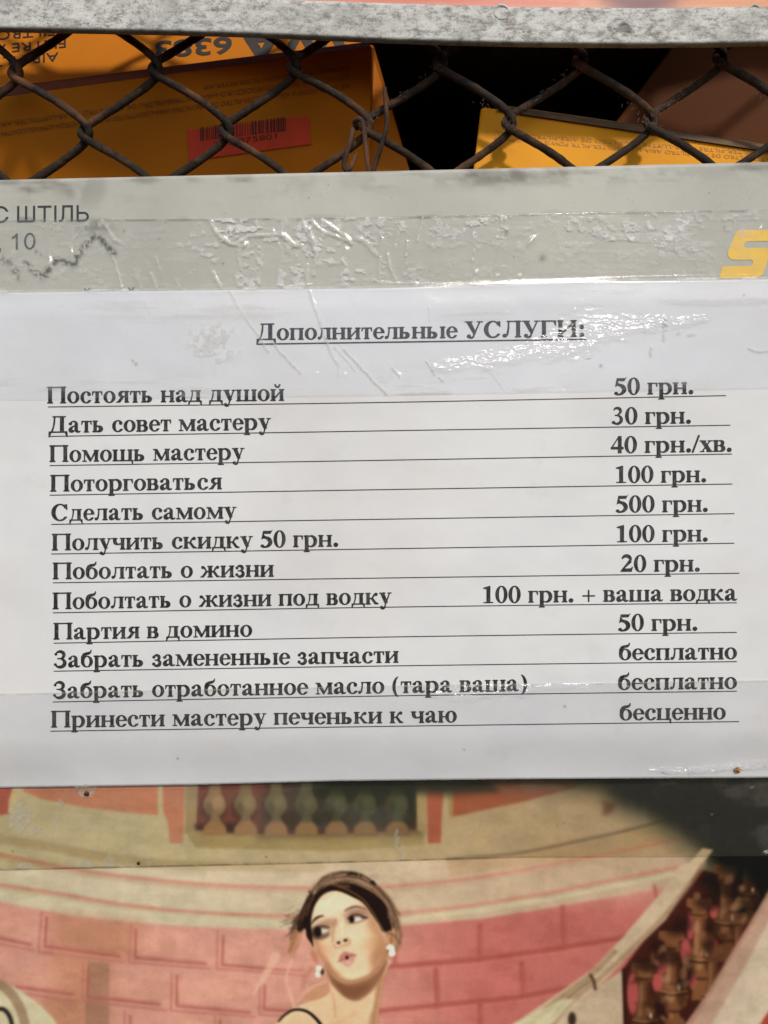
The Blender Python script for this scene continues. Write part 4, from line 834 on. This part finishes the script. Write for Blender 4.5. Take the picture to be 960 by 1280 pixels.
stk = quadmesh('barcode_sticker', fB, st_q, .0005, .0004, RED, cB)
rnd = random.Random(7); x = 250.0; V = []; F = []
while x < 359:
    wd = rnd.choice((.9, .9, 1.6, 2.4)); t = (x-250)/109; y0 = 159 - 13*t; y1 = 176 - 12.5*t
    i = len(V); V += [fB.pt(a, b, .00062) for a, b in ((x, y0), (x+wd, y0), (x+wd+.2, y1), (x+.2, y1))]; F.append((i, i+3, i+2, i+1)); x += wd + rnd.choice((.9, 1.3, 2.2))
o = link('barcode', np_mesh('barcode', V, [np.array(F)], False), BAR, stk)
o = sans('sticker_number', '219 075801', upright(fB, 266, 184, 346, 173, 9.5, .00062), BAR, stk)
# right-hand carton
fD = Face((602, 134, .0185), (980, 191, .0185), (700, 330, .0100))
cD = carton('yellow carton seen through the right half of the wire mesh with a dull lid edge', fD, [(601, 135), (1000, 194), (1000, 330), (577, 330)], [(604, 134), (1005, 190), (1000, 330), (600, 330)], .09, CARD_D)
lid = link('lid_edge', np_mesh('lid_edge', [fD.pt(622, 132.6, .0004), fD.pt(1000, 188, .0004), fD.pt(1000, 195, .0012), fD.pt(622, 138, .0012), P(626, 131, .06), P(1004, 186, .06)], [np.array([(0, 3, 2, 1), (0, 1, 5, 4)])], False), m_plain('worn_lid_edge', (.15, .085, .040), .7, .3), cD)
sans('printed_small_text', MT[:64], turned(fD, 962, 190, 618, 164, 6.5), INK_FADE2, cD)
sans('printed_small_text', MT[30:96], turned(fD, 962, 197, 618, 171, 6.5), INK_FADE2, cD)
# brown carton deep behind
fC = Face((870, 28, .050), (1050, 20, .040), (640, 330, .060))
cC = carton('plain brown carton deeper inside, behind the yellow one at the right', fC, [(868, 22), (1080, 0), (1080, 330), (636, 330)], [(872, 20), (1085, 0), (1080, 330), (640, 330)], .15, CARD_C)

# ================================================================ chain-link mesh
RUST = m_rust()
cx = {c: x for c, x in zip(range(-1, 13), (-68, 19, 106, 194, 282, 367, 457, 550, 636, 725, 812, 900, 988, 1075))}
cy = {c: y for c, y in zip(range(-1, 13), (168, 92, 167, 87, 164, 84, 157, 80, 154, 76, 152, 72, 150, 68))}
fence = empty('chain_link_mesh', P(480, 300, .007)); tag(fence, 'rusty diamond wire mesh between the zinc strip and the grey board', 'wire mesh')
FD = .0072
for j in range(-1, 12):
    rr = random.Random(j + 20); tips = []
    for n in range(-3, 4):
        for c in (j, j+1):
            up = (c % 2 == 0)
            y = cy[c] + 157*n
            tips.append((y, c))
    tips.sort(); pts = []
    for (ya, ca), (yb, cb) in zip(tips[:-1], tips[1:]):
        if yb < -110 or ya > 405: continue
        right = cb > ca; over = 6.0
        xa = cx[ca] + (-over if ca == j else over); xb = cx[cb] + (over if cb > j else -over)
        for k in range(14):
            t = k/14.0; s_ = math.asin(.93*math.sin((t - .5)*math.pi))/math.asin(.93)/2 + .5
            bow = math.sin(t*math.pi)*(5.0 if right else 3.0)
            dep = math.sin(t*math.pi)
            yy = ya + (yb - ya)*t + bow*(-.9 if right else .8)
            pts.append(P(xa + (xb - xa)*s_ + bow + rr.uniform(-.35, .35), yy + (-2.0 if right else 2.0)*math.sin(t*math.pi*2)*0, FD + (-.0022 if right else .0022)*abs(dep)**.6))
    pts = np.array(pts); V = []; F = []
    a = np.linspace(0, 1, len(pts)); b = np.linspace(0, 1, len(pts)*3); q = np.stack([np.interp(b, a, pts[:, k]) for k in range(3)], -1)
    ker = np.array([1, 2, 3, 2, 1])/9.0; q2 = q.copy()
    for k in range(3): q2[2:-2, k] = np.convolve(q[:, k], ker, 'valid')
    rad = .00142*(1 + .16*(vnoise(np.arange(len(q2))*.45, np.full(len(q2), j*3.3), 5) - .5))
    tube(V, F, q2, rad, 12); link('wire', np_mesh('wire', np.vstack(V), F, True), RUST, fence)
def loose(pts, r, lab):
    V = []; F = []; q = spline([(a, b, c) for a, b, c in pts], 8); tube(V, F, np.array([P(*p) for p in q]), np.linspace(r, r*.85, len(q)), 10)
    return tag(link('loose_wire_end', np_mesh('loose_wire_end', np.vstack(V), F, True), RUST, fence), lab)
loose([(466, 232, .0040), (467, 214, .0038), (471, 200, .0034), (478, 178, .0030), (483, 160, .0030), (483, 140, .0032), (481.5, 124, .0036), (481, 110, .0040)], .00092, 'thin upright wire end beside the twisted joint')
loose([(446, 160, .0090), (444, 152, .0050), (450, 149, .0030), (454, 156, .0030), (456, 172, .0032), (458, 192, .0034), (461, 214, .0036), (463, 240, .0040)], .00100, 'wire end looped over the joint and hanging down')
loose([(441, 162, .0060), (438, 176, .0040), (433, 192, .0036), (430, 205, .0036), (433, 213, .0036), (438, 210, .0036), (442, 201, .0038), (445, 193, .0042)], .00105, 'short wire end bent up into a hook')
# dust and fluff caught on the wire
V = []; F = []; rf = random.Random(11)
for i in range(420):
    c = rf.choice(range(5, 12)); ya = cy[c] if rf.random() < .5 else cy[c]; t = rf.random()
    x0 = cx[c] + (cx[min(c+1, 12)] - cx[c])*t; y0 = cy[c] + (cy[min(c+1, 12)] - cy[c])*t
    if rf.random() < .35: x0 = cx[c] + rf.gauss(0, 7); y0 = cy[c] + rf.gauss(0, 6)
    p = np.array(P(x0 + rf.gauss(0, 1.8), y0 + rf.gauss(0, 2.4), FD - .0012 - rf.random()*.0018)); d = np.array([rf.gauss(0, 1), rf.gauss(0, .4), rf.gauss(0, 1)]); d /= np.linalg.norm(d); L = rf.uniform(.0006, .0020)
    s_ = np.cross(d, [0, 1, 0])*.000055; b = d*L; k = np.cross(d, [.3, .2, .9])*L*.25; i0 = len(V)
    V += [p - s_, p + s_, p + b*.5 + k + s_, p + b*.5 + k - s_, p + b]; F.append((i0, i0+1, i0+2, i0+3)); F.append((i0+3, i0+2, i0+4, i0+4))
F4 = np.array([f for f in F[::2]]); F3 = np.array([f[:3] for f in F[1::2]])
tag(link('dust_fluff', np_mesh('dust_fluff', np.array(V), [F4, F3], False), m_plain('dust_lint', (.17, .12, .085), .9), fence), kind='stuff')

# ================================================================ zinc strip and the print above it
bar_bot = yl([-60, 0, 107, 213, 320, 400, 480, 560, 640, 720, 800, 880, 960, 1020], [37, 40.5, 42.5, 44.5, 47.5, 51, 54.5, 57, 59, 60, 60.5, 59.8, 58, 56]); bar_top = yl([-60, 0, 380, 480, 640, 800, 960, 1020], [-14, -11, 0.5, 4, 8.5, 10.2, 8.2, 7])
xs = np.arange(-60, 1021, 2.5); v = np.linspace(0, 1, 46)**.8
X, Vv = np.meshgrid(xs, v); Y = bar_top(X) + (bar_bot(X) - 2.8 - bar_top(X))*Vv; t = bar_bot(X) - Y; tt = Y - bar_top(X)
D = -.0062 + .0044*(1 - np.sqrt(np.clip(1 - (1 - np.clip(t/9.0, 0, 1))**2, 0, 1))) + .0006*(1 - sstep(0, 3, tt)) + .0006*(fbm(X/120, Y/60, 3, 3) - .5) + .00012*(fbm(X/5, Y/5, 4, 3) - .5)
dirt = sstep(.50, .62, fbm(X/20, Y/12, 21, 4))*np.exp(-(((X-800)/42)**2 + ((Y-38)/17)**2)**2)*.75 + sstep(.55, .66, fbm(X/9, Y/6, 22, 3))*np.exp(-((X-770)/90)**2)*np.exp(-((Y-36)/14)**2)*.5
for a, b, r in ((71, 14, 3), (576, 48, 3.2), (800, 36, 2.4), (20, 22, 2.5), (560, 12, 4)): dirt = np.maximum(dirt, .7*np.exp(-(((X-a)**2 + (Y-b)**2)/r**2)))
barroot = empty('zinc_strip', P(480, 60, -.004)); tag(barroot, 'speckled weathered zinc strip across the top, above the wire mesh', 'metal strip')
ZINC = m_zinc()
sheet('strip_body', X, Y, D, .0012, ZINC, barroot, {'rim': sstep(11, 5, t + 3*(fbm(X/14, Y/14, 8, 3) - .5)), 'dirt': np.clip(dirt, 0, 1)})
def disc(name, px, py, r, h, d0, mat, parent, ring=True):
    rs = np.array([0, .35, .7, .84, .92, 1.0])*r; hs = (np.array([.35, .35, .30, 1.0, .9, 0]) if ring else np.array([1, .92, .7, .5, .3, 0]))*h; n = 28; V = [P(px, py, d0 - hs[0])]; T = []; Q = []
    for k in range(1, 6):
        for i in range(n): a = i*2*math.pi/n; V.append(P(px + rs[k]*math.cos(a), py + rs[k]*math.sin(a), d0 - hs[k]))
    for i in range(n): T.append((0, 1 + (i+1) % n, 1 + i))
    for k in range(1, 5):
        for i in range(n): a = 1 + (k-1)*n; Q.append((a + i, a + (i+1) % n, a + n + (i+1) % n, a + n + i))
    return link(name, np_mesh(name, V, [np.array(T), np.array(Q)], True), mat, parent)
disc('rivet', 627, 15, 10.5, .0006, -.0058, ZINC, barroot); disc('rivet', 943, 13, 8, .0005, -.0058, ZINC, barroot)
c = Canvas(-60, -80, 1021, 24, (232, 150, 122)); g = sstep(600, 900, c.X)[..., None]; c.img = c.img*(1-g) + np.array((240, 176, 134.))*g
c.stroke([(-60, -30), (300, -20), (520, -6), (760, -26)], 14, (212, 86, 76), 8, .8); c.ell(800, -4, 38, 20, (112, 82, 96), 12, .95); c.ell(806, -16, 60, 26, (150, 96, 96), 14, .7); c.stroke([(560, 1), (720, 4)], 6, (226, 118, 104), 5, .6); c.ell(420, -40, 120, 30, (244, 196, 160), 30, .8); c.stroke([(850, 2), (960, 4), (1020, 0)], 5, (236, 150, 112), 4, .6)
xs = np.arange(-60, 1021, 4.0); X, Y = np.meshgrid(xs, np.arange(-78, 22, 3.0)); POSTER_M = m_print('glossy_print', .38, coat=.0)
def albedo(rgb, f=1.28): return np.clip(lin(np.clip(rgb, 0, 255))*f, .006, .86)
o = sheet('print_above_strip', X, Y, np.full(X.shape, -.0012), .0009, POSTER_M, None, {'print': albedo(c.sample(X, Y), .95)}); tag(o, 'salmon pink glossy print whose lower edge shows above the zinc strip', 'poster')

# ================================================================ grey board with its lettering
gb = empty('grey_sign_board', P(480, 560, BOARD_D)); tag(gb, 'pale grey sign board with a yellow slanted letter, under the cracked tape', 'sign')
X, Vv = np.meshgrid(np.arange(-60, 1021, 4.0), np.linspace(0, 1, 90)); Y = board_top(X) + (560 - board_top(X))*Vv
dirt = .55*sstep(.52, .75, fbm(X/60, Y/14, 31, 5))*np.exp(-((Y - board_top(X) - 8)/14)**2) + .5*sstep(.5, .7, fbm(X/30, Y/40, 32, 4))*np.exp(-((X - 60)/80)**2)*np.exp(-((Y-235)/26)**2)
dirt += .8*np.exp(-((Y - tapeA_top(X))/1.6)**2)*sstep(.55, .7, fbm(X/30, Y/9, 33, 3)) + .35*np.exp(-((X-690)/260)**2)*np.exp(-((Y - board_top(X) - 12)/12)**2)*sstep(.42, .6, fbm(X/24, Y/12, 35, 4))
sheet('board_panel', X, Y, np.full(X.shape, BOARD_D), .0032, m_grey_board(), gb, {'dirt': np.clip(dirt, 0, .85)})
BOARD_F = Face((0, 200, BOARD_D), (900, 200, BOARD_D), (0, 500, BOARD_D)); INK_S = m_plain('sign_vinyl_black', (.040, .038, .034), .4); YEL = m_plain('sign_vinyl_yellow', (.92, .57, .02), .4, .06)
bdf = lambda X, Y: np.full(np.shape(X), BOARD_D - .00004)
set_text('sign_lettering', 'С ШТІЛЬ', -10, 112, 278.5, 276.5, 28.5, bdf, INK_S, gb, '_')
set_text('sign_lettering', ', 10', -4, 45, 313, 311, 28.5, bdf, INK_S, gb, '_')
sans('sign_lettering', 'инський район', upright(BOARD_F, 8, 382.5, 202, 379, 27, .00012), INK_S, gb)
q = lambda pts: [(740 + a/4.364, 200 + b/4.364) for a, b in pts]
SS = q([(1250, 378), (812, 382), (796, 386), (786, 396), (742, 496), (740, 514), (746, 530), (758, 541), (776, 545), (868, 544), (877, 549), (878, 560), (872, 572), (860, 577), (712, 580), (692, 646), (892, 643), (912, 638), (926, 628), (936, 612), (968, 512), (968, 496), (960, 484), (944, 479), (842, 479), (832, 474), (829, 464), (836, 450), (848, 444), (1226, 438)])
V = [P(a, b, BOARD_D - .00014) for a, b in SS]
me = bpy.data.meshes.new('yellow_letter'); me.from_pydata(V, [], [list(range(len(V)))[::-1]]); me.update(); link('yellow_letter', me, YEL, gb)

# ================================================================ the big poster
PC = paint_poster()
X, Vv = np.meshgrid(np.arange(-50, 1010.1, 1.15), np.linspace(0, 1, 330)); Y = 955 + (1340 - 955)*Vv
o = sheet('staircase_poster', X, Y, poster_d(X, Y), .0005, POSTER_M, None, {'print': albedo(PC.sample(X, Y), 1.17)}); tag(o, 'glossy poster of a woman before a pink brick wall and curved balustrades', 'poster')

# ================================================================ the price list
pl_ = empty('price_list', P(480, 975, -.002)); tag(pl_, 'white printed list of services and prices taped over board and poster', 'notice')
X, Vv = np.meshgrid(np.arange(-60, 1021, 3.0), np.linspace(0, 1, 210)); Y = paper_top(X) + (paper_bot(X) - paper_top(X))*Vv
Y = Y + np.where(Vv > .999, .5*(vnoise(X/2.2, Y*0, 5) - .5), 0)
sheet('paper', X, Y, paper_d(X, Y), .00022, m_paper(), pl_)
INK = m_ink()
set_text('heading', 'Дополнительные УСЛУГИ:', 321, 732, 425, 420.5, 30.5, paper_d, INK, pl_)
flat_strip('heading_underline', [(321, 430.2), (733, 424)], 1.9, paper_d, .00007, INK, pl_)
ROWS = [('Постоять над душой', 59, 355, '50 грн.', 768, 867, (60, 508.7), (480, 503), (907.5, 494.5)), ('Дать совет мастеру', 61, 338, '30 грн.', 765, 864, (61, 545.5), (480, 538.5), (913, 531.5)),
    ('Помощь мастеру', 62, 305, '40 грн./хв.', 764, 915, (62, 582), (480, 575.3), (915, 567.5)), ('Поторговаться', 63, 277, '100 грн.', 769, 883, (62, 619), (480, 612), (915.5, 605)),
    ('Сделать самому', 64, 295, '500 грн.', 770, 885, (64, 655.5), (480, 649), (918, 642)), ('Получить скидку 50 грн.', 65, 423, '100 грн.', 770, 885, (64, 692.5), (480, 686), (918, 679)),
    ('Поболтать о жизни', 66, 342, '20 грн.', 776, 875, (66, 728.5), (480, 722.5), (924, 716.5)), ('Поболтать о жизни под водку', 66, 489, '100 грн. + ваша водка', 603, 921, (66, 766), (480, 759), (921, 753.5)),
    ('Партия в домино', 67, 315, '50 грн.', 773, 872, (67, 804), (480, 796.3), (921, 790.5)), ('Забрать замененные запчасти', 67, 498, 'бесплатно', 774, 921, (67, 839), (480, 832.5), (921, 827)),
    ('Забрать отработанное масло (тара ваша)', 66, 659, 'бесплатно', 773, 921, (66, 877.5), (480, 870), (921, 864)), ('Принести мастеру печеньки к чаю', 64, 571, 'бесценно', 775, 907, (63, 914), (480, 908), (924, 902))]
for svc, a0, a1, price, b0, b1, p0, p1, p2 in ROWS:
    ul = lambda x: np.interp(x, [p0[0], p1[0], p2[0]], [p0[1], p1[1], p2[1]])
    set_text('service_text', svc, a0, a1, ul(a0) - 4.6, ul(a1) - 4.0, 30.6, paper_d, INK, pl_)
    set_text('price_text', price, b0, b1, ul(b0) - 3.8, ul(b1) - 3.2, 30.6, paper_d, INK, pl_)
    flat_strip('ruled_line', [p0, p1, p2], 1.25, paper_d, .00006, INK, pl_)
# specks of dirt and one rusty crumb
RS = m_plain('rust_brown_speck', (.10, .045, .018), .7, .3, 900); OC = m_plain('orange_crumb', (.55, .24, .045), .6, .4, 900)
def speck(name, px, py, r, d, mat, lab):
    o = disc(name, px, py, r, .0005, d, mat, None, False); me = o.data
    for v_ in me.vertices: v_.co.x += S*r*.25*math.sin(v_.co.z*40000); v_.co.z += S*r*.3*math.sin(v_.co.x*31000)
    tag(o, lab, 'speck'); return o

# ================================================================ tapes
TAPE_A = m_tape('clear_tape', .0004, (.86, .84, .79)); TAPE_B = m_tape('yellowed_tape', .0004, (.74, .70, .56))
xs = np.arange(-60, 1020.1, 1.25); X, Vv = np.meshgrid(xs, np.linspace(0, 1, 192)); Y = tapeA_top(X) + (tapeA_bot(X) - tapeA_top(X))*Vv
k = sstep(-7, 2, Y - paper_top(X)); D0 = (BOARD_D - .0004)*(1-k) + (paper_d(X, np.maximum(Y, paper_top(X))) - .00035)*k
on = 1 - k; r1, mk1 = tape_common(X, Y, RIDGES, .00028); r2, mk2 = tape_common(X, Y, CREASES, .00022)
n1 = fbm(X/9, Y/6.5, 51, 4); n2 = fbm(X/26, Y/20, 52, 3); n3 = fbm(X/60, Y/9, 53, 4)
zoneL = np.exp(-(np.abs(X-380)/150)**4); zoneR = np.exp(-(((X-640)/75)**2 + ((Y-285)/22)**2)); zoneF = np.exp(-(((X-840)/130)**2 + ((Y-290)/22)**2)); zoneW = np.exp(-(((X-300)/55)**2 + ((Y-284)/12)**2)**2)
blot = sstep(.54, .60, n1)
milk = on*np.clip(blot*(.18 + .50*zoneL + .75*zoneR + .5*zoneF + .6*zoneW)*sstep(.35, .6, n2) + .35*zoneF*sstep(.45, .62, n3) + .10 + .12*sstep(.45, .7, n3), 0, 1)
milk = np.maximum(milk, np.maximum(mk1*.62*on, mk2*.6))
milk = milk*(1 - .8*np.exp(-(((X-955)/62)**2 + ((Y-318)/36)**2)**2)); edge = np.exp(-((Y - paper_top(X) + 1.5)/2.2)**2); milk = np.maximum(milk, edge*(.35 + .4*sstep(.45, .6, n2)))
hl = sstep(.50, .72, fbm(X/150, (Y - paper_top(X))/13, 61, 4))*sstep(0, 8, Y - paper_top(X))*(1 - sstep(26, 62, Y - paper_top(X))); milk = np.maximum(milk, .0 + .25*hl)  # soft bands of reflected sky, painted as a whitish film
glare_patch = np.exp(-(((X-268)/34)**2 + ((Y-428)/30)**2)**2)*sstep(.50, .60, fbm(X/7, Y/9, 64, 4)); milk = np.maximum(milk, .45*glare_patch)  # mottled glare on the tape, painted in as white film
milk = np.maximum(milk, .28*sstep(.60, .8, n3)*(1-on)*sstep(440, 500, Y))
# the doubled tape edge right of the middle
milk = np.maximum(milk, .35*np.exp(-((Y - np.interp(X, [480, 520, 620, 640], [352, 353.5, 355, 351]))/1.6)**2)*((X > 440) & (X < 640)))
bd1, e1 = band(X, Y, [(545, 458, 5), (580, 453, 7), (615, 448, 8), (650, 442, 9), (680, 435, 12), (705, 424, 17), (735, 412, 19), (770, 407, 14), (810, 403, 8), (850, 401, 5), (885, 398, 3)])
rough = .10 + .5*on + .18*e1 + .5*glare_patch + .35*sstep(.4, .7, n2)*(1-on)
dl = spline([(31, 329), (42, 338), (54, 346), (61, 337), (71, 325), (82, 327), (92, 331), (96, 320), (108, 305), (120, 294), (131, 304), (142, 317)], 5); dd_, _, _ = line_dist(X, Y, dl)
dirt = np.exp(-(dd_/3.6)**2)*sstep(.38, .60, fbm(X/3.2, Y/2.6, 81, 3))*.85
dl2 = spline([(0, 322), (12, 330), (24, 346)], 5); d2, _, _ = line_dist(X, Y, dl2); dirt = np.maximum(dirt, np.exp(-(d2/5)**2)*sstep(.45, .65, fbm(X/3.2, Y/2.6, 82, 3))*.5)
dirt = np.maximum(dirt, .5*np.exp(-((Y - tapeA_top(X) - .8)/1.0)**2)*(.35 + .65*sstep(.42, .6, fbm(X/22, Y*0, 83, 4))))
dirt = np.maximum(dirt, .35*np.exp(-((X-118)/22)**2)*np.exp(-((Y-283)/10)**2)*sstep(.4, .6, fbm(X/5, Y/5, 85, 3)))
for a, b, r in ((45, 314, 2.4), (51, 318, 1.6), (155, 288, 1.4), (199, 298, 1.2), (279, 329, 1.6), (508, 320, 1.6), (362, 320, 1.2), (633, 290, 3.2), (678, 322, 4.0), (906, 284, 1.6), (170, 455, 2), (166, 451, 1.4), (930, 369, 1.2), (751, 457, 2.0)): dirt = np.maximum(dirt, .5*np.exp(-((X-a)**2 + (Y-b)**2)/r**2)*(.4 + .6*vnoise(X/1.7, Y/1.7, 9)))
cr = np.minimum(np.abs(X - tapeA_top(X)*0 + 99), 1)  # plain edge
D = D0 + r1*on + r2 - on*.00030*(n2 - .5) - on*.00006*(n1 - .5)*zoneL + bd1 + facets(X, Y, GLINTS)
D = np.minimum(D, D0 + .00022)
tA = sheet('clear_tape_strip', X, Y, D, .00006, TAPE_A, None, {'milk': np.clip(milk, 0, 1), 'dirt': np.clip(dirt, 0, 1), 'rough': np.clip(rough, 0, 1.3), 'tint': np.array((.968, .975, .995)) + on[..., None]*np.array((.012, .0, -.04))}); tag(tA, 'wide crumpled clear tape holding the top edge of the price list to the grey board', 'tape')
X, Vv = np.meshgrid(xs, np.linspace(0, 1, 176)); Y = tapeB_top(X) + (tapeB_bot(X) - tapeB_top(X))*Vv
k = sstep(7, -1, Y - paper_bot(X)); pd = paper_d(X, np.minimum(Y, paper_bot(X) - .5)); D0 = (poster_d(X, Y) - .0004)*(1-k) + (pd - .00035)*k; onp = 1 - k
milk = .04 + onp*.05*sstep(.4, .7, fbm(X/40, Y/30, 91, 3))
for x, y, rx, ry in ((26, 1022, 15, 22), (42, 1038, 9, 9), (75, 1005, 5, 6), (72, 1021, 5, 6), (69, 1034, 4, 4), (108, 1036, 5, 5), (105, 1080, 9, 6), (137, 1077, 7, 10), (160, 1036, 4, 5), (117, 1062, 4, 3), (30, 1082, 11, 4), (222, 1067, 3, 3), (186, 1079, 4, 4), (137, 1031, 3, 3), (106, 988, 14, 8), (496, 1050, 4, 12), (503, 1066, 4, 10)):
    q_ = np.hypot((X-x)/rx, (Y-y)/ry) + 1.1*(fbm(X/6, Y/6, 92, 3) - .5); milk = np.maximum(milk, (.42 if rx > 8 else .3)*sstep(1.05, .8, q_))
milk = np.maximum(milk, .35*np.exp(-((Y - tapeB_top(X) - 1)/1.3)**2)*sstep(.4, .6, fbm(X/30, Y*0, 93, 3)))
bd2, e2 = band(X, Y, [(538, 858, 6), (560, 861, 8), (585, 862, 9), (610, 864, 6), (630, 861, 7), (655, 861, 6), (680, 858, 2.5), (735, 859, 2)]); 
b3, e3 = band(X, Y, [(812, 962, 1.8), (835, 962.5, 2.4), (860, 963, 2.6), (885, 962, 3.0), (905, 960, 2.2), (928, 957.5, 3.2), (942, 955.5, 3.2), (960, 955.5, 3.0), (1000, 955, 2.5)], 1.15)
dirt = .45*np.exp(-((Y - tapeB_bot(X) + .9)/.9)**2)*(.35 + .65*sstep(.4, .6, fbm(X/14, Y*0, 94, 4)))*sstep(1000, 700, X + 200)
for a, b, r in ((16, 1064, 1.3), (222, 948, 1.4), (580, 937, 1.2), (706, 883, 1.6), (333, 1071, 1.6), (705, 1029, 1.0), (697, 1032, .9)): dirt = np.maximum(dirt, .42*np.exp(-((X-a)**2 + (Y-b)**2)/r**2))
D = D0 + bd2 + b3 + facets(X, Y, [(959, 1064, 3, 4, 30), (785, 858, 2, 2, 0), (843, 994, 0, 0, 0), (940, 984, 1.2, 2, 0), (890, 1018, 1.0, 1.6, 0), (774, 1094, 0, 0, 0)]); D = np.minimum(D, D0 + .00022)
tB = sheet('yellowed_tape_strip', X, Y, D, .00006, TAPE_B, None, {'milk': np.clip(milk, 0, 1), 'dirt': np.clip(dirt, 0, 1), 'rough': np.clip(.12 + .15*e2 + .15*e3 + .1*onp, 0, 1.3), 'tint': np.array((.962, .967, .985)) + onp[..., None]*np.array((-.065, -.085, -.20))}); tag(tB, 'yellowed clear tape holding the bottom edge of the price list to the poster', 'tape')
dp = lambda x, y, f: float(f(np.array([float(x)]), np.array([float(y)]))[0])
speck('rust_speck', 108, 992, 3.0, dp(108, 992, poster_d) - .0006, RS, 'larger dark brown rust speck just below the left end of the price list')
speck('rust_speck', 173, 1079, 1.9, dp(173, 1079, poster_d) - .0006, RS, 'smaller dark brown speck at the lower edge of the yellowed tape')
speck('rust_crumb', 922, 962.5, 3.4, dp(922, 962, paper_d) - .0006, OC, 'orange crumb stuck near the lower right edge of the price list')
